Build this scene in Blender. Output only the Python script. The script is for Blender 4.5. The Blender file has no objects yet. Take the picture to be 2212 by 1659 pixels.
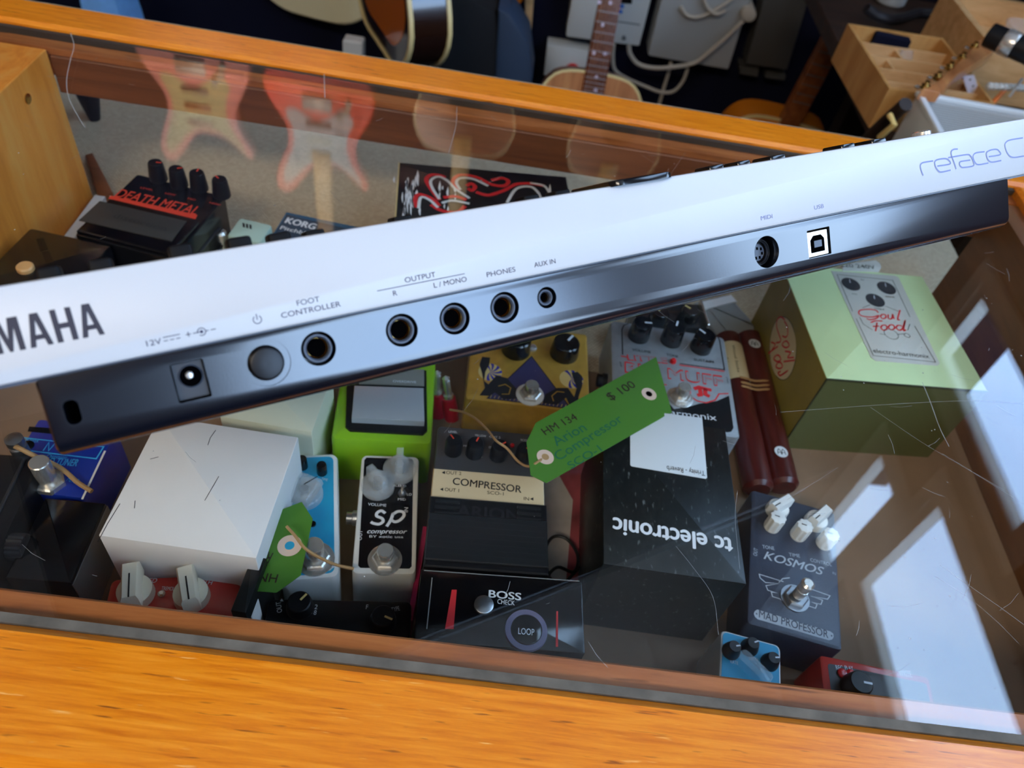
import bpy, bmesh, math, random
from mathutils import Vector, Matrix
random.seed(5)
SC = bpy.context.scene
COL = SC.collection
ZG = 0.95                       # height of the glass counter top above the floor
# ------------------------------------------------------------------ camera
F = 1661.0; CX, CY = 1106.0, 829.5
RW = Matrix(((0.988405, 0.140779, 0.056898), (0.066871, -0.739996, 0.669279), (0.136324, -0.657714, -0.74083)))
C0 = Vector((0, 0, ZG + .35))
cam = bpy.data.cameras.new('camera'); camo = bpy.data.objects.new('camera', cam); COL.objects.link(camo)
cam.sensor_width = 36; cam.lens = F / 2212 * 36; cam.clip_start = .02
r_, d_, f_ = RW.col[0], RW.col[1], RW.col[2]
camo.matrix_world = Matrix(((r_.x, -d_.x, -f_.x, C0.x), (r_.y, -d_.y, -f_.y, C0.y), (r_.z, -d_.z, -f_.z, C0.z), (0, 0, 0, 1)))
cam.dof.use_dof = True; cam.dof.focus_distance = .40; cam.dof.aperture_fstop = 11
SC.camera = camo
# ------------------------------------------------------------------ world, light, exposure
SC.view_settings.view_transform = 'Standard'; SC.view_settings.look = 'None'
SC.view_settings.gamma = 1; SC.view_settings.use_curve_mapping = False
SC.view_settings.exposure = -0.8
W = bpy.data.worlds.new('sky'); SC.world = W; W.use_nodes = True
wn = W.node_tree
bg = wn.nodes['Background']; bg.inputs[1].default_value = 20.0
tc = wn.nodes.new('ShaderNodeTexCoord'); mp = wn.nodes.new('ShaderNodeMapping'); mp.inputs['Scale'].default_value = (1, 1, 2.5)
nz = wn.nodes.new('ShaderNodeTexNoise'); nz.inputs['Scale'].default_value = 2.2; nz.inputs['Detail'].default_value = 6
cr = wn.nodes.new('ShaderNodeValToRGB')
cr.color_ramp.elements[0].position = .38; cr.color_ramp.elements[0].color = (.38, .60, 1, 1)
cr.color_ramp.elements[1].position = .62; cr.color_ramp.elements[1].color = (.54, .74, 1, 1)
wn.links.new(tc.outputs['Generated'], mp.inputs[0]); wn.links.new(mp.outputs[0], nz.inputs['Vector'])
wn.links.new(nz.outputs['Fac'], cr.inputs[0]); wn.links.new(cr.outputs[0], bg.inputs[0])

SPOTS = ((-.85, -.9), (-.35, -.5), (.25, .15))   # ceiling spotlights aimed at the guitars on the back wall (x of lamp, x of target)
for i, (x, xt) in enumerate(SPOTS):
    l = bpy.data.lights.new('wall_spot', 'SPOT'); l.energy = 520 if i < 2 else 120; l.color = (1, .92, .82); l.spot_size = math.radians(34 if i < 2 else 30); l.spot_blend = .6; l.shadow_soft_size = .03
    o = bpy.data.objects.new('wall_spot', l); COL.objects.link(o); o.location = (x, .75, 2.80)
    o.rotation_euler = (Vector((xt, 2.04, ZG + 1.0)) - o.location).to_track_quat('-Z', 'Y').to_euler()

# ------------------------------------------------------------------ helpers
def ray(px, py): return RW @ Vector(((px - CX) / F, (py - CY) / F, 1))
def at(px, py, z):                       # photo point on the level plane z above the glass
    d = ray(px, py); return C0 + d * ((z + ZG - C0.z) / d.z)
def aty(px, py, y):                      # photo point on the upright plane y
    d = ray(px, py); return C0 + d * (y / d.y)
class Fr:                                # a thing's own frame
    def __init__(s, M): s.M = M.copy(); s.I = M.inverted(); s.c = s.I @ C0; s.R = s.I.to_3x3()
    def loc(s, p, z):
        d = s.R @ ray(*p); q = s.c + d * ((z - s.c.z) / d.z); return Vector((q.x, q.y))
def sc_(ox, oy, k): return lambda x, y: (ox + x / k, oy + y / k)
def lin(c):
    out = []
    for v in c[:3]:
        v /= 255.; out.append(v / 12.92 if v <= .04045 else ((v + .055) / 1.055) ** 2.4)
    return (*out, 1)
MATS = {}
def mk(n, c, rough=.5, metal=0, spec=.5, coat=0, var=0, vs=30, bump=0, bs=200, trans=0, alpha=1):
    if n in MATS: return MATS[n]
    m = bpy.data.materials.new(n); m.use_nodes = True; t = m.node_tree; b = t.nodes['Principled BSDF']
    b.inputs['Base Color'].default_value = lin(c); b.inputs['Roughness'].default_value = rough
    b.inputs['Metallic'].default_value = metal; b.inputs['Specular IOR Level'].default_value = spec
    b.inputs['Coat Weight'].default_value = coat; b.inputs['Coat Roughness'].default_value = .08
    b.inputs['Transmission Weight'].default_value = trans; b.inputs['Alpha'].default_value = alpha
    if var or bump:
        tcn = t.nodes.new('ShaderNodeTexCoord')
    if var:
        n1 = t.nodes.new('ShaderNodeTexNoise'); n1.inputs['Scale'].default_value = vs; n1.inputs['Detail'].default_value = 5
        t.links.new(tcn.outputs['Object'], n1.inputs['Vector'])
        r = t.nodes.new('ShaderNodeMapRange'); r.inputs[1].default_value = .3; r.inputs[2].default_value = .7
        r.inputs[3].default_value = 1 - var; r.inputs[4].default_value = 1 + var
        mx = t.nodes.new('ShaderNodeMix'); mx.data_type = 'RGBA'; mx.blend_type = 'MULTIPLY'; mx.inputs[0].default_value = 1
        cb = t.nodes.new('ShaderNodeCombineColor')
        t.links.new(n1.outputs['Fac'], r.inputs[0])
        for i in range(3): t.links.new(r.outputs[0], cb.inputs[i])
        mx.inputs[6].default_value = lin(c); t.links.new(cb.outputs[0], mx.inputs[7]); t.links.new(mx.outputs[2], b.inputs['Base Color'])
    if bump:
        n2 = t.nodes.new('ShaderNodeTexNoise'); n2.inputs['Scale'].default_value = bs; n2.inputs['Detail'].default_value = 3
        t.links.new(tcn.outputs['Object'], n2.inputs['Vector'])
        bp = t.nodes.new('ShaderNodeBump'); bp.inputs['Strength'].default_value = bump; bp.inputs['Distance'].default_value = .001
        t.links.new(n2.outputs['Fac'], bp.inputs['Height']); t.links.new(bp.outputs[0], b.inputs['Normal'])
    MATS[n] = m; return m
def wood(n, ca, cb_, cc, scale=(6, 90, 90), rough=.35, coat=.3, fleck=None):
    m = bpy.data.materials.new(n); m.use_nodes = True; t = m.node_tree; b = t.nodes['Principled BSDF']
    tcn = t.nodes.new('ShaderNodeTexCoord'); mpn = t.nodes.new('ShaderNodeMapping'); mpn.inputs['Scale'].default_value = scale
    t.links.new(tcn.outputs['Object'], mpn.inputs[0])
    n1 = t.nodes.new('ShaderNodeTexNoise'); n1.inputs['Scale'].default_value = 1; n1.inputs['Detail'].default_value = 7; n1.inputs['Roughness'].default_value = .65; n1.inputs['Distortion'].default_value = .4
    t.links.new(mpn.outputs[0], n1.inputs['Vector'])
    r = t.nodes.new('ShaderNodeValToRGB'); e = r.color_ramp.elements
    e[0].position = .30; e[0].color = lin(ca); e[1].position = .72; e[1].color = lin(cc)
    k = e.new(.5); k.color = lin(cb_)
    t.links.new(n1.outputs['Fac'], r.inputs[0]); last = r.outputs[0]
    if fleck:                            # short dark and pale pores along the grain
        for (colr, lo, hi, off) in fleck:
            m3 = t.nodes.new('ShaderNodeMapping'); m3.inputs['Scale'].default_value = (scale[0] * 2, scale[1] * 1.4, scale[2] * 1.4); m3.inputs['Location'].default_value = (off, off, off)
            t.links.new(tcn.outputs['Object'], m3.inputs[0])
            n3 = t.nodes.new('ShaderNodeTexNoise'); n3.inputs['Scale'].default_value = 1; n3.inputs['Detail'].default_value = 2
            t.links.new(m3.outputs[0], n3.inputs['Vector'])
            r3 = t.nodes.new('ShaderNodeMapRange'); r3.inputs[1].default_value = lo; r3.inputs[2].default_value = hi
            t.links.new(n3.outputs['Fac'], r3.inputs[0])
            mx = t.nodes.new('ShaderNodeMix'); mx.data_type = 'RGBA'
            t.links.new(r3.outputs[0], mx.inputs[0]); t.links.new(last, mx.inputs[6]); mx.inputs[7].default_value = lin(colr); last = mx.outputs[2]
    t.links.new(last, b.inputs['Base Color']); b.inputs['Roughness'].default_value = rough
    b.inputs['Coat Weight'].default_value = coat; b.inputs['Coat Roughness'].default_value = .15
    bp = t.nodes.new('ShaderNodeBump'); bp.inputs['Strength'].default_value = .12; bp.inputs['Distance'].default_value = .001
    t.links.new(n1.outputs['Fac'], bp.inputs['Height']); t.links.new(bp.outputs[0], b.inputs['Normal'])
    MATS[n] = m; return m

def rrect(cx, cy, w, l, r, n=4):
    r = min(r, w / 2 - 1e-5, l / 2 - 1e-5); out = []
    for (sx, sy, a0) in ((1, -1, -90), (1, 1, 0), (-1, 1, 90), (-1, -1, 180)):
        for i in range(n + 1):
            a = math.radians(a0 + 90 * i / n); out.append((cx + sx * (w / 2 - r) + r * math.cos(a), cy + sy * (l / 2 - r) + r * math.sin(a)))
    return out
def circ(cx, cy, r, n=24, a0=0): return [(cx + r * math.cos(a0 + 2 * math.pi * i / n), cy + r * math.sin(a0 + 2 * math.pi * i / n)) for i in range(n)]
def area(p): return sum(p[i][0] * p[(i + 1) % len(p)][1] - p[(i + 1) % len(p)][0] * p[i][1] for i in range(len(p))) / 2
def inset(p, d):
    if abs(d) < 1e-9: return [tuple(q[:2]) for q in p]
    out = []; n = len(p)
    for i in range(n):
        a, b, c = Vector(p[i - 1][:2]), Vector(p[i][:2]), Vector(p[(i + 1) % n][:2])
        e1 = (b - a).normalized(); e2 = (c - b).normalized()
        n1 = Vector((-e1.y, e1.x)); n2 = Vector((-e2.y, e2.x)); k = n1 + n2
        if k.length < 1e-6: k = n1
        k.normalize(); q = b + k * (d / max(.35, k.dot(n1))); out.append((q.x, q.y))
    return out
class G:
    def __init__(s, m=None): s.v = []; s.f = []; s.m = m or Matrix()   # m places what is added next
    def add(s, vs, fs):
        o = len(s.v); s.v += [s.m @ Vector(v) for v in vs]; s.f += [[i + o for i in f] for f in fs]; return s
    def prism(s, p, layers):
        p = [tuple(q[:2]) for q in p]
        if area(p) < 0: p = p[::-1]
        n = len(p); vs = []; fs = []
        for (d, z) in layers: vs += [(x, y, z) for x, y in inset(p, d)]
        for k in range(len(layers) - 1):
            for i in range(n):
                j = (i + 1) % n; fs.append([k * n + i, k * n + j, (k + 1) * n + j, (k + 1) * n + i])
        fs.append(list(range(n))[::-1]); fs.append([(len(layers) - 1) * n + i for i in range(n)])
        return s.add(vs, fs)
    def slab(s, p, z0, z1, b=0):         # outline raised from z0 to z1, upper edge rounded by b
        L = [(0, z0), (0, z1)] if b == 0 else [(0, z0), (0, z1 - b), (b * .3, z1 - b * .3), (b, z1)]
        return s.prism(p, L)
    def rbox(s, cx, cy, w, l, r, z0, z1, b=0): return s.slab(rrect(cx, cy, w, l, r), z0, z1, b)
    def box(s, x0, x1, y0, y1, z0, z1, b=0):
        p = [(x0, y0), (x1, y0), (x1, y1), (x0, y1)]
        return s.prism(p, [(0, z0), (0, z1)] if b == 0 else [(b, z0), (0, z0 + b), (0, z1 - b), (b, z1)])
    def lathe(s, prof, cx=0, cy=0, n=24, caps=True):
        vs = []; fs = []; k = len(prof)
        for (r, z) in prof: vs += [(cx + r * math.cos(2 * math.pi * i / n), cy + r * math.sin(2 * math.pi * i / n), z) for i in range(n)]
        for a in range(k - 1):
            for i in range(n):
                j = (i + 1) % n; fs.append([a * n + i, a * n + j, (a + 1) * n + j, (a + 1) * n + i])
        if caps and prof[0][0] > 1e-6: fs.append(list(range(n))[::-1])
        if caps and prof[-1][0] > 1e-6: fs.append([(k - 1) * n + i for i in range(n)])
        return s.add(vs, fs)
    def tube(s, pts, r, n=8, taper=None):
        pts = [Vector(p) for p in pts]; vs = []; fs = []; k = len(pts); up = Vector((0, 0, 1)); N = None
        for i, p in enumerate(pts):
            d = (pts[min(i + 1, k - 1)] - pts[max(i - 1, 0)]).normalized()
            if N is None: N = d.cross(up if abs(d.z) < .9 else Vector((1, 0, 0))).normalized()
            N = (N - d * N.dot(d)).normalized(); B = d.cross(N)
            rr = r if taper is None else r + (taper - r) * i / (k - 1)
            vs += [p + N * (rr * math.cos(2 * math.pi * j / n)) + B * (rr * math.sin(2 * math.pi * j / n)) for j in range(n)]
        for a in range(k - 1):
            for i in range(n):
                j = (i + 1) % n; fs.append([a * n + i, a * n + j, (a + 1) * n + j, (a + 1) * n + i])
        fs.append(list(range(n))[::-1]); fs.append([(k - 1) * n + i for i in range(n)])
        return s.add(vs, fs)
    def face(s, pts, z=None):
        vs = [(p[0], p[1], p[2] if z is None else z) for p in pts]; return s.add(vs, [list(range(len(vs)))])
    def line(s, pts, z, w, close=False): # flat printed stroke
        pts = [Vector(p[:2]) for p in pts]; k = len(pts); L = []; R = []
        for i, p in enumerate(pts):
            a = pts[i - 1] if (i > 0 or close) else p; c = pts[(i + 1) % k] if (i < k - 1 or close) else p
            e1 = (p - a); e2 = (c - p); e1 = e1.normalized() if e1.length > 1e-9 else e2.normalized(); e2 = e2.normalized() if e2.length > 1e-9 else e1
            n1 = Vector((-e1.y, e1.x)); n2 = Vector((-e2.y, e2.x)); q = n1 + n2
            q = q.normalized() if q.length > 1e-6 else n1
            q *= w / 2 / max(.5, q.dot(n1)); L.append(p + q); R.append(p - q)
        vs = [(p.x, p.y, z) for p in L] + [(p.x, p.y, z) for p in R]; fs = []
        for i in range(k if close else k - 1): j = (i + 1) % k; fs.append([i, k + i, k + j, j])
        return s.add(vs, fs)
    def build(s, name, mat, parent=None, label=None, ang=35, kind=None):
        me = bpy.data.meshes.new(name); me.from_pydata([tuple(v) for v in s.v], [], s.f); me.validate()
        b = bmesh.new(); b.from_mesh(me); bmesh.ops.recalc_face_normals(b, faces=b.faces); b.to_mesh(me); b.free()
        me.polygons.foreach_set('use_smooth', [len(p.vertices) == 4 for p in me.polygons]); me.set_sharp_from_angle(angle=math.radians(ang))
        me.materials.append(mat if not isinstance(mat, str) else MATS[mat])
        o = bpy.data.objects.new(name, me); COL.objects.link(o)
        if parent: o.parent = parent
        if label: o['label'] = label
        if kind: o['kind'] = kind
        return o
def tag(o, label, cat, group=None, kind=None):
    if label: o['label'] = label; o['category'] = cat
    if group: o['group'] = group
    if kind: o['kind'] = kind
    return o
def thing(name, label, cat, M=None, group=None):
    o = bpy.data.objects.new(name, None); COL.objects.link(o); o.empty_display_size = .02
    if M is not None: o.matrix_world = M
    return tag(o, label, cat, group)
def frame(TL, TR, BR, BL, top, base=-.1597):
    """Upright frame of a box whose top corners sit at these photo points; returns frame, width, length, height"""
    a, b, c, d = [at(*p, top) for p in (TL, TR, BR, BL)]
    ctr = (a + b + c + d) / 4; ex = ((b - a) + (c - d)); ey = ((a - d) + (b - c)); ex.z = ey.z = 0
    ang = (math.atan2(ex.y, ex.x) + math.atan2(-ey.x, ey.y)) / 2
    M = Matrix.Translation((ctr.x, ctr.y, ZG + base)) @ Matrix.Rotation(ang, 4, 'Z')
    return Fr(M), ((b - a).length + (c - d).length) / 2, ((a - d).length + (b - c).length) / 2, top - base
def _capm():
    c = bpy.data.curves.new('t', 'FONT'); c.body = 'H'; c.size = 1; o = bpy.data.objects.new('t', c); COL.objects.link(o)
    m = bpy.data.meshes.new_from_object(o); h = max(v.co.y for v in m.vertices); bpy.data.meshes.remove(m); bpy.data.objects.remove(o); bpy.data.curves.remove(c); return h
CAP = _capm()
def text(parent, s, mat, x, y, z, cap, width=None, ang=0, shear=0, bold=0, al='L', name='lettering', mat4=None, sp=1):
    c = bpy.data.curves.new('t', 'FONT'); c.body = s; c.size = 1 / CAP; c.shear = shear; c.space_character = sp; c.fill_mode = 'BOTH'
    c.resolution_u = 4
    o = bpy.data.objects.new('t', c); COL.objects.link(o); m = bpy.data.meshes.new_from_object(o); bpy.data.objects.remove(o); bpy.data.curves.remove(c)
    if bold > 0:                         # heavier weight: the same outline struck a few times, slightly shifted
        b = bmesh.new()
        for i, (dx, dy) in enumerate(((0, 0), (bold, 0), (-bold, 0), (0, bold * .6), (0, -bold * .6))):
            n0 = len(b.verts); b.from_mesh(m); b.verts.ensure_lookup_table()
            for v in b.verts[n0:]: v.co.x += dx; v.co.y += dy; v.co.z += i * .00003
        b.to_mesh(m); b.free()
    xs = [v.co.x for v in m.vertices]; x0, x1 = min(xs), max(xs)
    kx = (width / (x1 - x0)) if width else cap
    off = {'L': 0, 'C': (x1 - x0) / 2, 'R': x1 - x0}[al]
    X = Matrix.Translation((x, y, z)) @ Matrix.Rotation(ang, 4, 'Z') @ Matrix.Diagonal((kx, cap, 1, 1)) @ Matrix.Translation((-x0 - off, 0, 0))
    m.transform((mat4 @ X) if mat4 else X); m.name = name; m.materials.clear(); m.materials.append(MATS[mat] if isinstance(mat, str) else mat)
    o = bpy.data.objects.new(name, m); COL.objects.link(o); o.parent = parent; return o
def tpx(fr, parent, s, mat, p0, p1, pcap, z, **k):
    """Lettering whose baseline runs from photo point p0 to p1; pcap is a photo point on the cap line (or a cap height)"""
    a, b = fr.loc(p0, z), fr.loc(p1, z); d = b - a; e = d.normalized()
    cap = pcap if not isinstance(pcap, tuple) else abs((fr.loc(pcap, z) - a).dot(Vector((-e.y, e.x))))
    return text(parent, s, mat, a.x, a.y, z, cap, width=d.length, ang=math.atan2(d.y, d.x), **k)
def ipx(fr, parent, mat, strokes, z, w, name='printed_line', close=False, label=None, sm=0):
    g = G()
    for st in strokes:
        q = [fr.loc(p, z) for p in st]
        if sm and len(q) > 2: q = [v.to_2d() for v in smooth([(v.x, v.y, 0) for v in q], sm)]
        g.line(q, z, w, close)
    return g.build(name, mat, parent, label)
def smooth(pts, n=6):                   # Catmull-Rom through the points
    P = [Vector(p) for p in pts]; P = [P[0] * 2 - P[1]] + P + [P[-1] * 2 - P[-2]]; out = []
    for i in range(1, len(P) - 2):
        for k in range(n):
            t = k / n; a, b, c, d = P[i - 1], P[i], P[i + 1], P[i + 2]
            out.append(.5 * ((2 * b) + (c - a) * t + (2 * a - 5 * b + 4 * c - d) * t * t + (3 * b - a - 3 * c + d) * t ** 3))
    out.append(P[-2]); return out
def knob(parent, x, y, z, r, h, mat, line='white_ink', ang=0, taper=.85, flare=0, name='knob', n=24, label=None):
    pr = [(r, z), (r, z + h * .2)] if not flare else [(r * flare, z), (r * flare, z + h * .15), (r, z + h * .25)]
    pr += [(r * taper, z + h * .93), (r * taper * .9, z + h)]
    k = G().lathe(pr, x, y, n).build(name, mat, parent, label)
    if line:
        g = G(); c, s = math.cos(ang), math.sin(ang); rt = r * taper
        g.line([(x + c * rt * .15, y + s * rt * .15), (x + c * rt * .88, y + s * rt * .88)], z + h + .0002, r * .16)
        g.build('pointer_line', line, k)
    return k
def stomp(parent, x, y, z, r=.0058, h=.011, washer=None, mat='chrome'):
    """Foot switch: nut, threaded collar and round button"""
    s = G().lathe([(r * .92, z + .004), (r * .92, z + .0055), (r * .8, z + .0056), (r * .8, z + .007), (r, z + .0072), (r, z + h - .001), (r * .9, z + h)], x, y, 24).build('footswitch', mat, parent)
    G().lathe([(r * 1.55, z), (r * 1.55, z + .0035), (r * 1.35, z + .0042)], x, y, 6).build('nut', mat, s, ang=20)
    G().lathe([(r * 2, z), (r * 2, z + .0008), (r * 1.9, z + .001)], x, y, 24).build('washer', washer or mat, s)
    return s
# ------------------------------------------------------------------ materials
wood('varnished_wood', (200, 102, 8), (222, 126, 16), (236, 146, 36), (26, 430, 430), .3, .3, [((140, 70, 16), .66, .76, 3.1), ((246, 176, 90), .69, .79, 9.7)])
wood('ledge_wood', (122, 66, 32), (172, 98, 48), (196, 120, 66), (9, 120, 120), .45, .1, [((70, 34, 18), .66, .76, 1.7)])
wood('panel_wood', (222, 126, 40), (246, 152, 58), (252, 178, 88), (70, 40, 5), .4, .15, [((226, 164, 96), .68, .8, 4.2)])
wood('right_panel_wood', (100, 60, 30), (122, 76, 40), (140, 92, 52), (40, 6, 40), .45, .1)
wood('apron_wood', (92, 48, 22), (120, 66, 32), (140, 80, 42), (5, 60, 60), .5, .05)
wood('pale_pine', (196, 150, 96), (216, 172, 118), (228, 188, 136), (14, 60, 60), .55, 0)
wood('tray_wood', (176, 124, 62), (198, 146, 82), (212, 164, 100), (30, 30, 6), .55, 0)
wood('cedar_top', (156, 98, 58), (186, 122, 74), (206, 148, 92), (40, 4, 4), .3, .3)
wood('rosewood', (86, 44, 26), (118, 66, 42), (140, 84, 56), (60, 60, 8), .4, .1)
wood('maple', (206, 158, 84), (220, 172, 96), (230, 186, 112), (60, 60, 8), .35, .3)
wood('bench_wood', (30, 19, 12), (44, 28, 18), (58, 38, 24), (8, 40, 40), .6, 0)
wood('ceiling_wood', (196, 184, 172), (206, 196, 184), (214, 204, 194), (6, 30, 30), .6, 0)
wood('scuffed_card', (16, 20, 21), (22, 26, 27), (34, 38, 38), (200, 110, 200), .35, 0, [((96, 102, 102), .64, .78, 2.2)])
wood('headstock_wood', (112, 60, 30), (146, 82, 42), (166, 98, 54), (40, 40, 6), .35, .3)
wood('redwood_stick', (58, 18, 16), (78, 26, 22), (94, 34, 28), (80, 80, 10), .35, .3)
mk('white_shell', (192, 192, 192), .38, var=.015, vs=14)
mk('dark_case', (8, 12, 22), .20, spec=1.0, bump=.010, bs=1500)
mk('knob_black', (12, 12, 14), .55, spec=.15); mk('black_plastic', (14, 14, 17), .4, spec=.35); mk('black_gloss', (10, 10, 13), .15); mk('hole_black', (3, 3, 4), .9, spec=0)
mk('bezel_grey', (62, 70, 84), .35); mk('print_dark', (40, 34, 62), .6); mk('logo_dark', (34, 28, 42), .5); mk('print_grey', (112, 120, 166), .5)
mk('chrome', (218, 212, 204), .26, .75); mk('brass', (206, 170, 96), .25, 1); mk('steel', (170, 172, 176), .35, 1); mk('port_metal', (232, 226, 214), .3, .6)
mk('white_ink', (232, 234, 238), .6); mk('black_ink', (18, 18, 22), .6); mk('red_ink', (214, 40, 44), .55); mk('orange_red_ink', (224, 66, 44), .55)
mk('cream_plastic', (226, 216, 192), .4); mk('white_paint', (226, 226, 222), .4); mk('white_card', (238, 234, 230), .6, var=.02, vs=60); mk('cream_card', (216, 214, 186), .65)
mk('black_card', (22, 24, 24), .38, var=.25, vs=90); mk('black_enamel', (16, 16, 18), .25, coat=.4); mk('charcoal', (38, 38, 42), .45)
mk('pad_rubber', (60, 58, 56), .5); mk('worn_pad', (92, 82, 70), .3)
mk('sky_blue_enamel', (38, 158, 198), .35, coat=.4); mk('deep_blue_enamel', (16, 46, 150), .3, coat=.5); mk('cyan_ink', (60, 180, 235), .5)
mk('mint', (184, 206, 190), .5); mk('box_blue', (52, 104, 138), .5); mk('box_blue_dark', (38, 64, 82), .5)
mk('lime', (140, 192, 30), .35, coat=.3); mk('silver_pad', (186, 192, 196), .35, .25); mk('grey_label', (140, 138, 128), .5)
mk('gold_paint', (204, 156, 62), .35, .25, var=.12, vs=120); mk('stripe_blue', (40, 40, 150), .5); mk('stripe_cream', (228, 196, 120), .5); mk('violet_dark', (62, 56, 96), .5)
mk('pedal_silver', (158, 160, 162), .45, .4, var=.1, vs=160); mk('cast_grey', (120, 122, 124), .5, .4)
mk('tag_green', (72, 124, 34), .6); mk('tread_black', (30, 32, 34), .3); mk('tag_green_dark', (30, 92, 30), .6); mk('eyelet_pink', (226, 196, 176), .6); mk('twine', (176, 138, 92), .8); mk('pen_dark', (44, 30, 20), .7); mk('pen_green', (22, 100, 70), .7)
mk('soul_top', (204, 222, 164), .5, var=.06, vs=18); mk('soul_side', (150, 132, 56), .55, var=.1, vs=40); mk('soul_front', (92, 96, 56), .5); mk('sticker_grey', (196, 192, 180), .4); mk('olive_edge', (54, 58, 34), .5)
mk('kosmos_blue', (62, 68, 84), .4, bump=.2, bs=900); mk('kosmos_ink', (176, 184, 194), .5); mk('arion_grey', (66, 66, 68), .45); mk('arion_cream', (214, 190, 150), .45)
mk('red_enamel', (190, 46, 34), .35, coat=.4); mk('red_plastic', (196, 22, 44), .3); mk('label_cream', (218, 200, 158), .7)
mk('clear_plastic', (240, 245, 246), .08, alpha=.22, coat=.6); mk('pink_card', (200, 44, 96), .5); mk('photo_red', (150, 70, 76), .5, var=.5, vs=40); mk('photo_pale', (196, 186, 180), .5, var=.2, vs=50)
mk('box_edge_grey', (128, 128, 126), .4); mk('led_red', (200, 20, 24), .2); mk('purple_grey', (118, 112, 138), .4)
mk('navy_cloth', (11, 14, 34), .95, spec=.2); mk('black_cloth', (13, 13, 15), .85); mk('slate_vinyl', (44, 60, 82), .6); mk('floor_dark', (34, 26, 22), .7)
mk('sunburst_dark', (34, 16, 10), .2, coat=.6); mk('sunburst_amber', (198, 104, 22), .2, coat=.6); mk('binding', (222, 200, 140), .4); mk('cream_paint', (222, 208, 164), .25, coat=.5)
mk('pink_paint', (226, 138, 128), .25, coat=.5); mk('red_paint', (216, 52, 34), .25, coat=.5); mk('pickguard_cream', (204, 186, 130), .35); mk('pickguard_white', (220, 216, 214), .35); mk('pearl', (220, 206, 226), .3)
mk('device_white', (196, 196, 190), .5); mk('device_grey', (156, 158, 156), .6); mk('device_dim', (62, 60, 56), .7); mk('cable_white', (176, 166, 150), .6); mk('blue_mark', (40, 110, 190), .5)
mk('pale_blue_cloth', (112, 168, 226), .8, var=.1, vs=30); mk('mesh_white', (222, 228, 230), .4); mk('orange_plastic', (236, 120, 30), .45); mk('ruler_white', (206, 206, 222), .5); mk('frame_white', (232, 226, 214), .5)
mk('hung_brown', (128, 66, 22), .3); mk('case_floor', (140, 112, 88), .7, var=.1, vs=25); mk('amber_body', (214, 122, 24), .25, coat=.5); mk('silicone_grey', (96, 90, 80), .7, spec=.2, var=.3, vs=60); mk('gap_dark', (52, 42, 32), .8); mk('wall_paint', (120, 100, 84), .8); mk('plate_grey', (216, 220, 222), .5)
def weave():                             # coarse woven liner of the case floor
    m = bpy.data.materials.new('woven_liner'); m.use_nodes = True; t = m.node_tree; b = t.nodes['Principled BSDF']
    c = t.nodes.new('ShaderNodeTexCoord'); bk = t.nodes.new('ShaderNodeTexBrick'); bk.offset = .5
    bk.inputs['Scale'].default_value = 150; bk.inputs['Color1'].default_value = lin((226, 206, 172)); bk.inputs['Color2'].default_value = lin((204, 184, 152)); bk.inputs['Mortar'].default_value = lin((160, 142, 116))
    bk.inputs['Mortar Size'].default_value = .05; bk.inputs['Brick Width'].default_value = .55; bk.inputs['Row Height'].default_value = .3
    t.links.new(c.outputs['Object'], bk.inputs['Vector']); t.links.new(bk.outputs['Color'], b.inputs['Base Color']); b.inputs['Roughness'].default_value = .9
    bp = t.nodes.new('ShaderNodeBump'); bp.inputs['Strength'].default_value = .5; bp.inputs['Distance'].default_value = .001; bp.invert = True
    t.links.new(bk.outputs['Fac'], bp.inputs['Height']); t.links.new(bp.outputs[0], b.inputs['Normal']); MATS['woven_liner'] = m
weave()
def glass():                             # flat pane: see-through, with a Fresnel mirror on each face
    m = bpy.data.materials.new('pane_glass'); m.use_nodes = True; t = m.node_tree; t.nodes.remove(t.nodes['Principled BSDF']); out = t.nodes['Material Output']
    ge = t.nodes.new('ShaderNodeNewGeometry'); dt = t.nodes.new('ShaderNodeVectorMath'); dt.operation = 'DOT_PRODUCT'
    t.links.new(ge.outputs['Normal'], dt.inputs[0]); t.links.new(ge.outputs['Incoming'], dt.inputs[1])
    def mth(op, a, b=None):
        n = t.nodes.new('ShaderNodeMath'); n.operation = op
        for i, v in enumerate((a, b)):
            if v is None: continue
            if isinstance(v, (int, float)): n.inputs[i].default_value = v
            else: t.links.new(v, n.inputs[i])
        return n.outputs[0]
    a = mth('ABSOLUTE', dt.outputs['Value']); fr = mth('ADD', mth('MULTIPLY', mth('POWER', mth('SUBTRACT', 1, a), 5), .955), .045)
    tr = t.nodes.new('ShaderNodeBsdfTransparent'); tr.inputs[0].default_value = (.955, .968, .958, 1)
    gl = t.nodes.new('ShaderNodeBsdfGlossy'); gl.inputs['Roughness'].default_value = 0.0
    mx = t.nodes.new('ShaderNodeMixShader'); t.links.new(fr, mx.inputs[0]); t.links.new(tr.outputs[0], mx.inputs[1]); t.links.new(gl.outputs[0], mx.inputs[2]); t.links.new(mx.outputs[0], out.inputs[0])
    MATS['pane_glass'] = m
glass()

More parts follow.
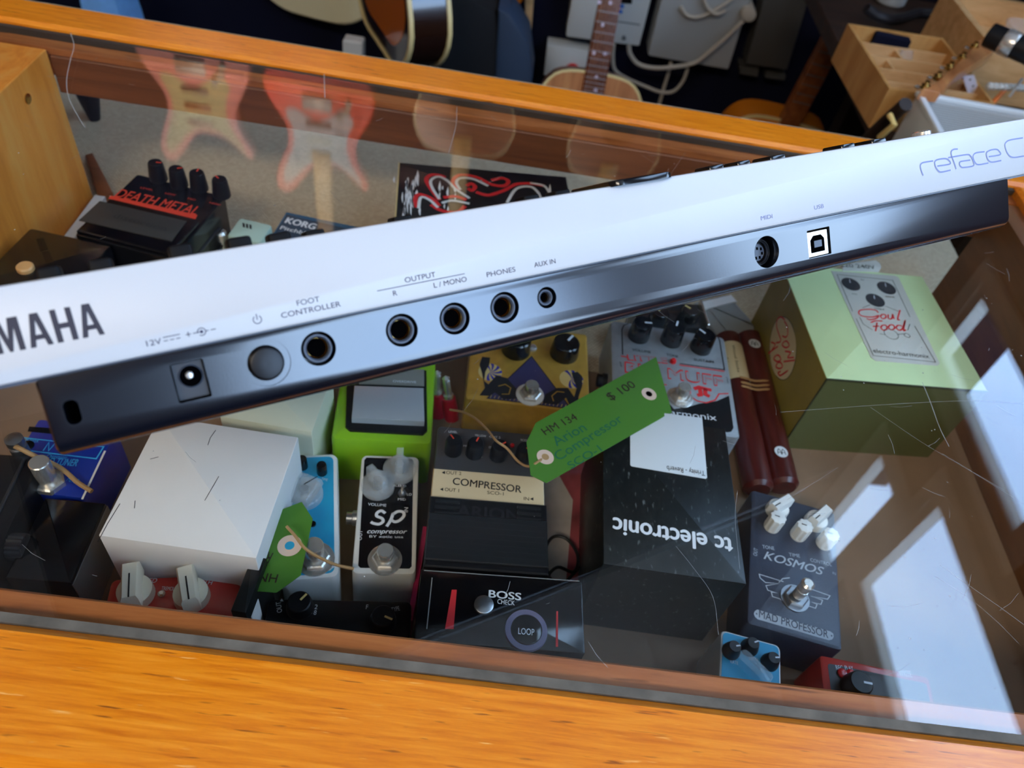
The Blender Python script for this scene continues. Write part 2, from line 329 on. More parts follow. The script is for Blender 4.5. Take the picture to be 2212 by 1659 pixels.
# ------------------------------------------------------------------ the room
def struct(name, g, mat):
    o = g.build(name, mat); o['kind'] = 'structure'; return o
WB, ZC = 2.06, 3.2                     # back wall plane, ceiling height
struct('floor', G().box(-2.4, 1.9, -2.2, WB + .1, -.1, 0), 'floor_dark')
struct('wall_back', G().box(-2.4, 1.9, WB, WB + .1, 0, ZC), 'navy_cloth')
struct('wall_left', G().box(-2.5, -2.4, -2.2, WB + .1, 0, ZC), 'wall_paint')
mk('wall_brown', (58, 46, 38), .8, spec=.2)
struct('wall_front', G().box(-2.5, 1.3, -2.3, -2.2, 0, ZC), 'wall_brown')
struct('ceiling', G().box(-2.5, 1.4, -2.2, WB + .1, ZC, ZC + .1), 'ceiling_wood')
XR = 1.25                                # right wall: shop windows reflected in the counter; the last is added, for keyboard sheen
WINS = (('window_2', .06, 1.20, 2.10, 2.58, (.55,)), ('window_3', -1.80, -.40, 1.45, 3.10, (-1.1,)), ('window_4', 1.28, 1.48, 2.26, 2.76, ()), ('window_5', .95, 1.56, 1.70, 1.95, ()), ('added_sheen_window', -.1, .82, 1.40, 1.84, ()))
ys = sorted({-2.2, WB} | {v for w_ in WINS for v in w_[1:3]}); g = G()
for y0, y1 in zip(ys, ys[1:]):
    op = sorted((w_[3], w_[4]) for w_ in WINS if w_[1] <= y0 + 1e-6 and w_[2] >= y1 - 1e-6); z = 0
    for (a, b_) in op:
        g.box(XR, XR + .03, y0, y1, z, a); z = b_
    g.box(XR, XR + .03, y0, y1, z, ZC)
struct('wall_right', g, 'wall_paint')
for (name, y0, y1, z0, z1, mull) in WINS:
    g = G(); w = .03
    for (a, b_, c, d) in ((y0, y0 + w, z0, z1), (y1 - w, y1, z0, z1), (y0 + w, y1 - w, z0, z0 + w), (y0 + w, y1 - w, z1 - w, z1)):
        g.box(XR - .004, XR + .034, a, b_, c, d, .004); e = .045
    for (a, b_, c, d) in ((y0 - e, y0, z0 - e, z1 + e), (y1, y1 + e, z0 - e, z1 + e), (y0, y1, z0 - e, z0), (y0, y1, z1, z1 + e)): g.box(XR - .010, XR - .0001, a, b_, c, d, .003)
    for y in mull: g.box(XR + .005, XR + .025, y - .006, y + .006, z0 + w, z1 - w, .002)
    struct(name, g, 'frame_white')

mk('lamp_black', (20, 20, 22), .4)
dm = bpy.data.materials.new('fill_diffuser'); dm.use_nodes = True; db = dm.node_tree.nodes['Principled BSDF']; db.inputs['Emission Color'].default_value = (1, .85, .68, 1); db.inputs['Emission Strength'].default_value = 46; MATS['fill_diffuser'] = dm
for i, (x, y) in enumerate(((-1.25, -1.65), (-.5, -1.65))):   # two warm panels added on the ceiling, out of view, to light the case
    t = bpy.data.objects.new('added_fill_panel', None); COL.objects.link(t); t.location = (x, y, ZC); t['label'] = 'added flat warm light panel, out of view, brightening the case'; t['category'] = 'lamp'; t['group'] = 'added light panels out of view'
    G().box(-.33, .33, -.33, .33, -.05, 0, .004).build('fill_housing', 'frame_white', t); G().box(-.31, .31, -.31, .31, -.054, -.0502).build('diffuser', 'fill_diffuser', t)
for i, (x, xt) in enumerate(SPOTS):
    d = (Vector((xt, 2.04, ZG + 1.0)) - Vector((x, .75, 2.80))).normalized(); X = Matrix.Translation(Vector((x, .75, 2.80)) - d * .01) @ d.to_track_quat('Z', 'Y').to_matrix().to_4x4()
    t = bpy.data.objects.new('ceiling_spotlight', None); COL.objects.link(t); t.matrix_world = X; t['label'] = 'black ceiling spotlight aimed at the guitars on the back wall'; t['category'] = 'lamp'; t['group'] = 'spotlights on the ceiling'
    G().lathe([(.030, -.10), (.042, -.08), (.045, .03), (.042, .03), (.040, -.06)], 0, 0, 24, False).build('lamp_shade', 'lamp_black', t); G(X.inverted() @ Matrix.Translation((x, .75, 0))).lathe([(.012, 2.83), (.012, ZC - .012), (.05, ZC - .010), (.05, ZC)], 0, 0, 16).build('mount', 'lamp_black', t)

# ------------------------------------------------------------------ the glass topped counter
CY0 = .4
ct = thing('display_counter', 'orange varnished wooden display counter with a scratched glass top over a shallow case', 'display counter', Matrix.Translation((0, CY0, 0)))
def cbox(name, mat, x0, x1, y0, y1, z0, z1, b=0, label=None):
    return G().box(x0, x1, y0 - CY0, y1 - CY0, ZG + z0, ZG + z1, b).build(name, mat, ct, label)
cbox('front_rail', 'varnished_wood', -.95, .56, .0775, .1335, -.045, .003, .004)
cbox('back_rail', 'varnished_wood', -.95, .56, .6535, .694, -.045, .004, .003)
cbox('side_rail', 'varnished_wood', .482, .56, .1345, .6525, -.045, .003, .003)
cbox('front_ledge', 'ledge_wood', -.95, .482, .1340, .1525, -.045, -.0065, .0015, 'dark unvarnished ledge under the front edge of the glass')
cbox('back_ledge', 'ledge_wood', -.95, .482, .634, .653, -.012, -.0065)
cbox('back_apron', 'apron_wood', -.4, .482, .632, .653, -.047, -.0125, .001, 'dark brown board hanging under the back edge of the glass')
gp = cbox('glass_top', 'pane_glass', -.95, .481, .1385, .6480, -.006, 0, 0, 'clear scratched glass pane')
cbox('glazing_seal', 'silicone_grey', -.95, .482, .1338, .1383, -.0062, .0004)
cbox('glazing_gap', 'gap_dark', -.95, .482, .6482, .6532, -.0062, -.001)
lb = cbox('left_block', 'panel_wood', -.95, -.401, .153, .6315, -.16, -.0066, .0008, 'honey coloured plywood end block of the case')
sg = G(Matrix.Translation((-.401, .585 - CY0, ZG - .028)) @ Matrix.Rotation(math.pi / 2, 4, 'Y')); sg.lathe([(.0045, 0), (.0045, .0008), (.003, .0016)], 0, 0, 16); sg.build('screw', 'brass', lb)
cbox('right_panel', 'right_panel_wood', .462, .482, .153, .6315, -.16, -.0066)
cbox('shelf', 'case_floor', -.95, .56, .10, 1.02, -.175, -.1605); cbox('shelf_cover', 'case_floor', -.4005, .4615, .1535, .49, -.1604, -.16)
sh = cbox('shelf_liner', 'woven_liner', -.95, .56, .4902, 1.02, -.1604, -.16, 0, 'coarse woven grey brown liner at the back of the shelf')
cbox('front_panel', 'varnished_wood', -.95, .56, .085, .1, -.95, -.0455)
cbox('carcass', 'apron_wood', -.95, .56, .1005, .69, -.95, -.3)
for x in (-.95, .54): cbox('side_panel', 'varnished_wood', x, x + .02, .1005, .65, -.2995, -.1755)
rnd = random.Random(3); g = G(); gd = G()   # scratches in the glass
def gpt(p): q = at(p[0], p[1], 0); return (q.x, q.y - CY0)
for st, w in (([(1685, 891), (1800, 882), (1950, 872), (2100, 866), (2212, 872)], .0005), ([(1880, 880), (1990, 955), (2100, 1020), (2212, 1090)], .0004), ([(2030, 1220), (2100, 1270), (2160, 1312), (2212, 1350)], .0006),
              ([(2020, 1245), (2090, 1290), (2150, 1340), (2200, 1390)], .0004), ([(1992, 826), (2010, 870), (2030, 925), (2050, 965)], .0012), ([(2035, 980), (2110, 1025), (2170, 1060)], .0005),
              ([(152, 70), (160, 100), (152, 130), (144, 175), (150, 215), (175, 262), (184, 275)], .0018), ([(987, 230), (985, 270), (975, 310), (968, 335)], .001), ([(700, 160), (702, 212)], .0022), ([(1480, 330), (1440, 390)], .0004),
              ([(1690, 545), (1900, 470), (2060, 560)], .0003), ([(1460, 1180), (1500, 1230), (1540, 1290), (1552, 1372)], .0004), ([(1593, 1060), (1588, 1120), (1598, 1230)], .0005), ([(1810, 1010), (1700, 1080)], .0003)):
    g.line(smooth([(*gpt(p), 0) for p in st], 5), ZG + .00015, w * .38)
for i in range(120):
    x, y = rnd.choice((rnd.uniform(.1, .46), rnd.uniform(-.4, .46))), rnd.uniform(.15, .63); a = rnd.choice((-.6, .2, 1.2)) + rnd.uniform(-.4, .4); l = rnd.uniform(.002, .022)
    gg = [(x, y - CY0), (x + l * .5 * math.cos(a), y - CY0 + l * .5 * math.sin(a)), (x + l * math.cos(a + .1), y - CY0 + l * math.sin(a + .1))]; g.line(gg, ZG + .00015, rnd.uniform(.00010, .00022))
for i in range(150):
    x, y = rnd.choice((rnd.uniform(.15, .46), rnd.uniform(-.45, .46))), rnd.uniform(.15, .63); gd.face([(*p, ZG + .00012) for p in circ(x, y - CY0, rnd.choice((.00025, .0004, .0006)), 6)])
mk('scratch_white', (205, 205, 200), .6, alpha=.4)
g.build('scratches', 'scratch_white', gp, 'fine white scratches across the glass', kind='stuff'); gd.build('dust_specks', 'scratch_white', gp, kind='stuff')

# ------------------------------------------------------------------ the synthesizer keyboard, stood on its front edge
S = 1.2; k = .001 * S
P0 = Vector((0, 0, .35)) + S * Vector((.00837901, .18710643, .17966927 - .35)); P0.z += ZG
uX, uY = Vector((.87183046, .48978041, -.0051769)).normalized(), Vector((-.31316402, .56551008, .76297225)); uY = (uY - uX * uY.dot(uX)).normalized(); uZ = uX.cross(uY)
KM = Matrix(((uX.x, uY.x, uZ.x, P0.x), (uX.y, uY.y, uZ.y, P0.y), (uX.z, uY.z, uZ.z, P0.z), (0, 0, 0, 1)))
kb = thing('synthesizer_keyboard', 'white synthesizer keyboard tipped up on the glass, dark rear socket strip facing out', 'synthesizer', KM)
KF = Fr(KM); D = .2025
G().prism(rrect(62 * k, 20.3 * k, 488 * k, 24.6 * k, 2.2 * k), [(.002, -D), (0, -D + .002), (0, -.0011), (.0003, -.0004), (.0011, 0)]).build('upper_shell', 'white_shell', kb)
G().prism([(-182 * k, 7.2 * k), (306 * k, 7.2 * k), (306 * k, 8.6 * k), (-182 * k, 8.6 * k)], [(0, -D + .003), (0, -.0012)]).build('seam_strip', 'bezel_grey', kb)
# lower case: profile in (z, y) swept along x, its bottom rear edge well rounded
prof = [(-D, 7.6), (-D, -13.5), (-.0045, -13.8), (-.003, -13.4), (-.0014, -12.4), (-.0004, -11.0), (0, -9.6), (0, 7.4), (-.0004, 7.6)]
g = G(Matrix(((0, 0, 1, 0), (0, 1, 0, 0), (1, 0, 0, 0), (0, 0, 0, 1))))
g.prism([(z, y * k) for z, y in prof], [(.0012, -134.3 * k), (.0003, -134 * k + .0003), (0, -134 * k + .0012), (0, 255.3 * k - .0012), (.0003, 255.3 * k - .0003), (.0012, 255.6 * k)])
lower = g.build('lower_case', 'dark_case', kb)
cut = G()
JX = {'foot': -61.6, 'right_out': -35.5, 'left_out': -17.75, 'phones': 0.0}
for x in JX.values(): cut.prism(circ(x * k, -.2 * k, 5.15 * k, 40), [(0, -.02), (0, .01)])
cut.prism(circ(15.8 * k, 0, 3.6 * k, 32), [(0, -.02), (0, .01)])
cut.prism(circ(-77 * k, -.9 * k, 6.9 * k, 48), [(0, -.0006), (0, .01)])
cut.prism(circ(111.8 * k, -1.1 * k, 6.1 * k, 40), [(0, -.016), (0, .01)])
cut.prism(rrect(-97.9 * k, -1.3 * k, 8.8 * k, 11.1 * k, .5 * k), [(0, -.02), (0, .01)])
cut.prism(rrect(138.8 * k, -1.9 * k, 12.0 * k, 10.9 * k, .4 * k), [(0, -.02), (0, .01)])
cut.prism(rrect(-128.0 * k, -2.6 * k, 3.7 * k, 6.6 * k, 1.6 * k), [(0, -.02), (0, .01)])
def carve(g):
    co = g.build('cutter', 'hole_black'); co.matrix_world = KM; bo = lower.modifiers.new('holes', 'BOOLEAN'); bo.object = co; bo.operation = 'DIFFERENCE'; bo.solver = 'EXACT'
    bpy.context.view_layer.update(); m = bpy.data.meshes.new_from_object(lower.evaluated_get(bpy.context.evaluated_depsgraph_get())); lower.modifiers.clear(); lower.data = m; bpy.data.objects.remove(co); return m
carve(cut); nm = carve(G().prism(circ(-77.1 * k, -1.0 * k, 5.2 * k, 40), [(0, -.014), (0, .01)]))
nm.polygons.foreach_set('use_smooth', [len(p.vertices) == 4 and p.area < 3e-4 for p in nm.polygons]); nm.set_sharp_from_angle(angle=math.radians(30))
while len(nm.materials) > 1: nm.materials.pop()
def jack(name, x, y, R, r, zf=-.0011):
    j = G().lathe([(R, zf - .012), (R, zf - .0003), (R - .0003, zf), (r + .0006, zf), (r, zf - .0006), (r, zf - .010), (0.0001, zf - .010)], x, y, 40).build(name, 'bezel_grey', kb)
    G().lathe([(r * .999, zf - .0022), (r * .93, zf - .0026), (r * .88, zf - .0095), (.0001, zf - .0096)], x, y, 32, False).build('contact_sleeve', 'brass', j)
    G().lathe([(r * .86, zf - .0032), (.0001, zf - .0033)], x, y, 32).build('socket_hole', 'hole_black', j)
    return j
for x in JX.values(): jack('jack_socket', x * k, -.2 * k, 4.35 * k, 3.3 * k)
jack('mini_jack_socket', 15.8 * k, 0, 2.75 * k, 1.75 * k)
pb = G().lathe([(4.9 * k, -.013), (4.9 * k, .0012), (4.5 * k, .0022), (4.1 * k, .0024), (.0001, .0021)], -77.1 * k, -1 * k, 48).build('power_button', 'black_plastic', kb)
dc = G().rbox(-97.9 * k, -1.3 * k, 8.0 * k, 10.3 * k, .3 * k, -.02, -.0028).build('power_inlet', 'charcoal', kb)
G().lathe([(3.3 * k, -.0034), (3.3 * k, -.0025), (3.0 * k, -.0022), (2.95 * k, -.0027)], -97.6 * k, -.2 * k, 36, False).build('inlet_rim', 'bezel_grey', dc)
G().prism(circ(-97.6 * k, -.2 * k, 2.95 * k, 36), [(0, -.0027), (0, -.0026)]).build('socket_hole', 'hole_black', dc)
G().lathe([(1.1 * k, -.0027), (1.1 * k, -.0012), (.8 * k, -.0008), (.0001, -.0007)], -97.9 * k, .2 * k, 20).build('pin', 'chrome', dc)
md = G().lathe([(5.4 * k, -.016), (5.4 * k, -.0052), (5.0 * k, -.0047), (4.6 * k, -.0047), (4.5 * k, -.0075), (.0001, -.0075)], 111.8 * k, -1.1 * k, 40).build('midi_port', 'black_plastic', kb)
G().lathe([(4.45 * k, -.0050), (4.3 * k, -.0049), (4.2 * k, -.0060)], 111.8 * k, -1.1 * k, 36, False).build('metal_ring', 'steel', md)
G().prism(circ(111.8 * k, -1.1 * k, 3.5 * k, 28), [(0, -.0074), (.0003, -.0062)]).build('pin_block', 'bezel_grey', md)
g = G()
for (dx, dy) in ((-1.9, 1.1), (0, 1.5), (1.9, 1.1), (-2.2, -.7), (2.2, -.7), (-.9, -2.1), (.9, -2.1)): g.rbox(111.8 * k + dx * k, -1.1 * k + dy * k, .85 * k, 1.1 * k, .05 * k, -.0063, -.0061)
g.build('pin_hole', 'hole_black', md)
us = G().rbox(138.5 * k, -2.2 * k, 10.8 * k, 9.6 * k, .3 * k, -.016, -.0008).build('usb_port', 'port_metal', kb)
G().prism([(138.5 * k + a * k, -2.2 * k + b * k) for a, b in ((-3.6, -3.4), (3.6, -3.4), (3.6, 1.6), (2, 3.3), (-2, 3.3), (-3.6, 1.6))], [(0, -.0007), (0, -.0006)]).build('port_opening', 'hole_black', us)
G().rbox(138.4 * k, -2.3 * k, 4 * k, 2.6 * k, .1 * k, -.0008, -.0003).build('port_tongue', 'bezel_grey', us)
G().prism(rrect(-128.0 * k, -2.6 * k, 3.65 * k, 6.5 * k, 1.6 * k), [(0, -.0145), (0, -.014)]).build('lock_slot', 'hole_black', kb)
zi = .00012
def kt(s, x0, x1, y, cap=1.55, m='print_dark', **q): return text(kb, s, m, x0 * k, y * k, zi, cap * k, width=(x1 - x0) * k, **q)
kt('FOOT', -64.9, -58.2, 13.35); kt('CONTROLLER', -70, -52.4, 10.75); kt('OUTPUT', -31.5, -21.4, 13.9); kt('R', -36, -34.7, 10.65); kt('L / MONO', -22.6, -11.4, 10.6)
kt('PHONES', -4.3, 6, 10.6); kt('AUX IN', 13, 21.1, 10.65); kt('MIDI', 110.5, 116.2, 11.1, m='print_grey'); kt('USB', 137.6, 142.7, 11.1, m='print_grey'); kt('12V', -106.4, -102.6, 10.45)
w = .22 * k; q = lambda *p: [(x * k, y * k) for x, y in p]
G().line(q((-40.7, 13.1), (-11.7, 13.1)), zi, w).build('output_bracket_line', 'print_dark', kb)
g = G(); g.line(q((-102, 12.0), (-97.6, 12.0)), zi, w)
for x in (-102, -100.4, -98.8): g.line(q((x, 11.0), (x + 1.1, 11.0)), zi, w)
g.build('direct_current_symbol', 'print_dark', kb)
g = G(); g.line(q((-96.2, 11.5), (-94.8, 11.5)), zi, w); g.line(q((-95.5, 10.8), (-95.5, 12.2)), zi, w); g.line(q((-94.3, 11.5), (-92.4, 11.5)), zi, w); g.line(q((-90.9, 11.5), (-90.1, 11.5)), zi, w); g.line(q((-89.6, 11.5), (-88.2, 11.5)), zi, w)
arc = lambda cx, cy, r, a, b, st=10: [(cx * k + r * k * math.cos(t), cy * k + r * k * math.sin(t)) for t in [math.radians(v) for v in range(a, b, st)]]
g.line(arc(-92, 11.5, 1.05, 0, 200), zi, w); g.line(arc(-92, 11.5, 1.05, 230, 361), zi, w); g.face([(x, y, zi) for x, y in circ(-92 * k, 11.5 * k, .45 * k, 12)])
g.build('polarity_symbol', 'print_dark', kb)
g = G(); g.line(arc(-76.7, 11.75, 1.15, 125, 416), zi, w); g.line(q((-76.7, 11.7), (-76.7, 13.4)), zi, w); g.build('power_symbol', 'print_dark', kb)
g = G(); b0, b1 = 15.9, 24.55; sw = 1.42 * k             # bold condensed maker's name
def lA(c):
    g.face([(x * k, y * k, zi) for x, y in ((c - 2.65, b0), (c - 1.35, b0), (c - .05, b1 - 1.9), (c - .05, b1), (c - .95, b1))]); g.face([(x * k, y * k, zi) for x, y in ((c + 2.65, b0), (c + .95, b1), (c - .05, b1), (c - .05, b1 - 1.9), (c + 1.35, b0))]); g.face([(x * k, y * k, zi) for x, y in ((c - 1.3, b0 + 1.8), (c + 1.3, b0 + 1.8), (c + 1.1, b0 + 3.1), (c - 1.1, b0 + 3.1))])
def bar(x0, x1, y0=b0, y1=b1): g.face([(x0 * k, y0 * k, zi), (x1 * k, y0 * k, zi), (x1 * k, y1 * k, zi), (x0 * k, y1 * k, zi)])
lA(-118.1); lA(-130.2); bar(-126.6, -125.2); bar(-123.1, -121.7); bar(-125.2, -123.1, 19.4, 20.8)
bar(-140.3, -138.9); bar(-135.3, -133.9); g.face([(x * k, y * k, zi) for x, y in ((-138.9, b1), (-138.9, b1 - 2.6), (-137.5, b0), (-136.7, b0), (-135.3, b1 - 2.6), (-135.3, b1), (-136.2, b1), (-137.1, b0 + 3.2), (-138.0, b1))])
lA(-144.3); bar(-152.2, -150.8, b0, b0 + 4); g.line(q((-153.6, b1), (-151.5, b0 + 3.6), (-149.4, b1)), zi, sw)
g.build('maker_lettering', 'logo_dark', kb)
Z5 = sc_(1900, 230, 5.53)
RS = [[(522, 825), (500, 770), (488, 715), (498, 685), (530, 668), (640, 650)],
      [(690, 712), (838, 688), (835, 650), (800, 625), (745, 625), (680, 640), (660, 670), (672, 725), (710, 775), (750, 782), (850, 760)],
      [(915, 748), (895, 680), (862, 590), (858, 540), (885, 513), (935, 508)], [(820, 612), (1040, 575), (1085, 590), (1110, 630), (1125, 705), (1010, 728), (975, 722), (955, 690), (965, 660), (1000, 652), (1085, 640)],
      [(1255, 540), (1160, 552), (1125, 575), (1118, 610), (1140, 665), (1180, 695), (1300, 675)],
      [(1305, 600), (1440, 576), (1430, 535), (1395, 512), (1330, 520), (1285, 545), (1278, 585), (1300, 640), (1345, 665), (1455, 645)],
      [(1712, 375), (1560, 400), (1510, 430), (1500, 475), (1530, 560), (1590, 608), (1725, 592)]]
g = G()
for st in RS:
    pts = [(*KF.loc(Z5(*p), zi), 0) for p in st]; g.line(smooth(pts, 4), zi, .62 * k)
p_c = [(275, 24.2), (275, 15.6)]; g.line(q((270.5, 15.6), (271.4, 23.4), (277, 24.1), (280, 22), (279, 19.6), (272, 18.4)), zi, .62 * k)
g.build('model_lettering', 'print_grey', kb)
# controls on the top panel, just behind the rear edge
def ctl(name, x0, x1, pt, zc, mat, r=None):
    zz = zc * k; a = KF.loc((x0, pt), zz); b = KF.loc((x1, pt), zz); cx, w, ytop = (a.x + b.x) / 2, abs(b.x - a.x), (a.y + b.y) / 2
    top = 32.6 * k; h = max(.0025, ytop - top)
    m4 = Matrix.Translation((0, top - .0005, 0)) @ Matrix.Rotation(-math.pi / 2, 4, 'X')
    if r: return G(m4).lathe([(w / 2, 0), (w / 2, h * .8), (w * .42, h)], cx, -zz, 24).build(name, mat, kb)
    return G(m4).rbox(cx, -zz, w, w * 1.3, w * .16, 0, h, min(.0012, h * .3)).build(name, mat, kb)
for (x0, x1, pt) in ((76, 130, 573), (187, 241, 556), (358, 412, 526), (484, 538, 510), (572, 622, 501), (652, 696, 498)): ctl('control_knob', x0, x1, pt, -16, 'knob_black')
for (x0, x1, pt) in ((841, 882, 468), (1120, 1155, 428), (1187, 1221, 418)): ctl('control_knob', x0, x1, pt, -16, 'knob_black')
ctl('display_window', 1272, 1402, 397, -14, 'black_gloss')
for (x0, x1, pt) in ((1514, 1548, 358), (1576, 1606, 351), (1642, 1678, 338), (1795, 1827, 314), (1858, 1892, 303)):
    o = ctl('slide_switch', x0, x1, pt, -14, 'black_gloss')
ctl('volume_stick', 1976, 2003, 281, -12, 'chrome', 1)
g = G(Matrix.Translation((0, 32.6 * k, 0)) @ Matrix.Rotation(-math.pi / 2, 4, 'X')); wdt = 480 * k / 22
for i in range(22): g.box(-178 * k + i * wdt + .0004, -178 * k + (i + 1) * wdt - .0004, .09, D - .004, -.001, .0008, .0003)
g.build('white_keys', 'cream_plastic', kb)
# ------------------------------------------------------------------ pedals and boxes in the case
A_ = sc_(540, 780, 2.592); B_ = sc_(1240, 600, 2.592); C_ = sc_(1240, 1000, 2.962); D_ = sc_(1560, 540, 3.318); E_ = sc_(0, 860, 2.962)
F_ = sc_(0, 0, 2.989); K_ = sc_(760, 480, 4.608); H_ = sc_(0, 820, 5.531); L_ = sc_(1380, 580, 6.9125); T_ = sc_(700, 0, 2.989); J_ = sc_(1732, 1299, 4.608)
e0 = .00015
def body(t, w, l, h, r, mat, b=.002, label=None, z0=0): return G().rbox(0, 0, w, l, r, z0, h, b).build('body', mat, t, label)
def pk(fr, t, p, z, r, h, mat, **q):     # knob whose top centre is at photo point p
    c = fr.loc(p, z + h); return knob(t, c.x, c.y, z, r, h, mat, **q)
def pst(fr, t, p, z, **q): c = fr.loc(p, z); return stomp(t, c.x, c.y, z, **q)
def ppoly(fr, t, pts, z, mat, name, th=.0, label=None):
    q = [fr.loc(p, z) for p in pts]; g = G()
    if th: g.slab(q, z - .0001, z + th, min(.0006, th * .4))
    else: g.face([(p.x, p.y, z) for p in q])
    return g.build(name, mat, t, label)
def pdisc(fr, t, p, z, r, mat, name, th=.0, n=28):
    c = fr.loc(p, z); g = G()
    if th: g.slab(circ(c.x, c.y, r, n), z - .0001, z + th, th * .3)
    else: g.face([(a, b, z) for a, b in circ(c.x, c.y, r, n)])
    return g.build(name, mat, t)
def sidejack(t, x, y, z, sx, mat='steel', r=.0055):
    g = G(Matrix.Translation((x, y, z)) @ Matrix.Rotation(math.pi / 2 * sx, 4, 'Y')); return g.lathe([(r, -.001), (r, .0035), (r * .8, .004), (r * .8, .008), (r * .5, .008)], 0, 0, 16).build('side_socket', mat, t)

# small black and white compressor
fr, w, l, h = frame(A_(622, 522), A_(942, 534), A_(936, 1198), A_(575, 1186), -.11)
t = thing('compressor_pedal', 'slim white-edged black compressor pedal with two clear knobs', 'effects pedal', fr.M, 'effects pedals in the case')
body(t, w, l, h, .004, 'white_paint', .0018)
ppoly(fr, t, [A_(652, 540), A_(905, 548), A_(915, 560), A_(905, 1150), A_(892, 1163), A_(618, 1158), A_(606, 1145), A_(640, 555)], h + e0, 'black_gloss', 'face_plate')
for (bp, tp, rr) in (((716, 705), (705, 628), .0115), ((835, 618), (838, 520), .0115)):
    c = fr.loc(A_(*bp), h); kn = G().lathe([(rr * 1.02, h + .0004), (rr, h + .004), (rr * .62, h + .0055), (rr * .55, h + .012), (rr * .2, h + .0125)], c.x, c.y, 24).build('clear_knob', 'clear_plastic', t)
    g = G(Matrix.Translation((c.x, c.y, h + .004)) @ Matrix.Rotation(.7 if bp[0] < 800 else 0, 4, 'Z')); g.box(-.0025, .0025, -.008, .010, 0, .012, .0008); g.build('pointer_fin', 'clear_plastic', kn)
    G().lathe([(.0032, h + .0003), (.0032, h + .010)], c.x, c.y, 12).build('shaft', 'steel', kn)
c = fr.loc(A_(852, 745), h); sw_ = G().lathe([(.003, h), (.003, h + .002)], c.x, c.y, 6).build('toggle_switch', 'steel', t); G().tube([(c.x, c.y, h), (c.x, c.y + .001, h + .008)], .0011).build('lever', 'chrome', sw_)
z = h + 2 * e0
tpx(fr, t, 'VOLUME', 'white_ink', A_(660, 808), A_(762, 815), .0021, z); tpx(fr, t, 'BLEND', 'white_ink', A_(803, 702), A_(874, 705), .0017, z); tpx(fr, t, 'MID', 'white_ink', A_(828, 780), A_(872, 781), .0019, z); tpx(fr, t, 'LO', 'white_ink', A_(878, 752), A_(905, 753), .0019, z)
tpx(fr, t, 'IN', 'white_ink', A_(884, 846), A_(886, 820), .0026, z); tpx(fr, t, 'OUT', 'white_ink', A_(625, 1003), A_(630, 948), .0026, z)
ipx(fr, t, 'white_ink', [[A_(*p) for p in st] for st in (((758, 852), (735, 838), (712, 850), (710, 868), (738, 880), (745, 898), (722, 913), (690, 908), (677, 900)), ((802, 852), (788, 890), (765, 926)), ((800, 858), (828, 842), (856, 845), (862, 865), (840, 890), (812, 900), (792, 890)))], z, .0021, 'monogram_lettering', sm=5)
tpx(fr, t, 'compressor', 'white_ink', A_(655, 964), A_(880, 966), .0033, z, shear=.35, bold=.02); tpx(fr, t, 'BY xotic usa', 'white_ink', A_(668, 988), A_(858, 991), .0018, z)
pst(fr, t, A_(756, 1115), h, r=.0056, h=.0135)
sidejack(t, -w / 2, .006, h * .6, -1)

# brown and cream compressor
fr, w, l, h = frame(A_(1065, 362), A_(1642, 415), A_(1640, 1198), A_(968, 1182), -.088)
t = thing('compressor_pedal', 'boxy compressor pedal with cream name band and ribbed black treadle', 'effects pedal', fr.M, 'effects pedals in the case')
bd = body(t, w, l, h, .003, 'arion_grey', .001)
y1 = fr.loc(A_(1300, 628), h).y; y2 = fr.loc(A_(1300, 790), h).y
G().box(-w / 2 - .0006, w / 2 + .0006, y2, y1, h - .012, h + .0012, .0005).build('name_band', 'arion_cream', t)
tr = G().box(-w / 2 - .0015, w / 2 + .0015, -l / 2, y2 - .0008, h - .018, h + .0045, .001).build('treadle', 'black_plastic', t)
g = G(); n = 8
for i in range(n):
    yy = -l / 2 + .004 + (y2 - .020 + l / 2) * i / n; g.box(-w / 2 - .0012, w / 2 + .0012, yy, yy + .0052, h + .0044, h + .0066, .0006)
for sx in (-1, 1):
    for j in range(3): g.box(sx * w * .36 - .008, sx * w * .36 + .008, y2 - .006 - j * .0045, y2 - .004 - j * .0045, h + .0044, h + .0056)
g.build('rib', 'tread_black', tr); text(tr, 'ARION', 'black_ink', 0, y2 - .0155, h + .0050, .0085, width=.042, al='C', bold=.04)
z = h + .0014
tpx(fr, t, 'COMPRESSOR', 'black_ink', A_(1133, 690), A_(1520, 738), A_(1138, 652), z, bold=.015); tpx(fr, t, 'SCO-1', 'black_ink', A_(1328, 744), A_(1420, 752), .0026, z)
for (s_, a, b_) in (('OUT 2', (1098, 632), (1183, 638)), ('OUT 1', (1090, 727), (1170, 734)), ('IN', (1533, 778), (1562, 781))): tpx(fr, t, s_, 'black_ink', A_(*a), A_(*b_), .0026, z)
for (x, y) in ((1083, 624), (1073, 718), (1578, 772)): ppoly(fr, t, [A_(x - 10, y), A_(x + 9, y - 9), A_(x + 9, y + 9)], z, 'black_ink', 'arrow_mark')
for i, (x, y) in enumerate(((1145, 440), (1265, 455), (1400, 470), (1540, 485))):
    kn = pk(fr, t, A_(x, y), h, .0062, .013, 'black_plastic', line='orange_red_ink', ang=(2.2, 1.2, .6, -.3)[i], taper=.9)
z = h + e0
for (s_, a, b_) in (('LEVEL', (1112, 400), (1160, 404)), ('YELLOW', (1258, 420), (1322, 426)), ('OUT 2', (1340, 428), (1402, 434)), ('SCO', (1515, 446), (1550, 450)), ('MIX', (1195, 480), (1232, 484)), ('OUT', (1337, 488), (1368, 490))): tpx(fr, t, s_, 'white_ink', A_(*a), A_(*b_), .0018, z)
pdisc(fr, t, A_(1468, 475), h, .0016, 'led_red', 'indicator_light', .0015)

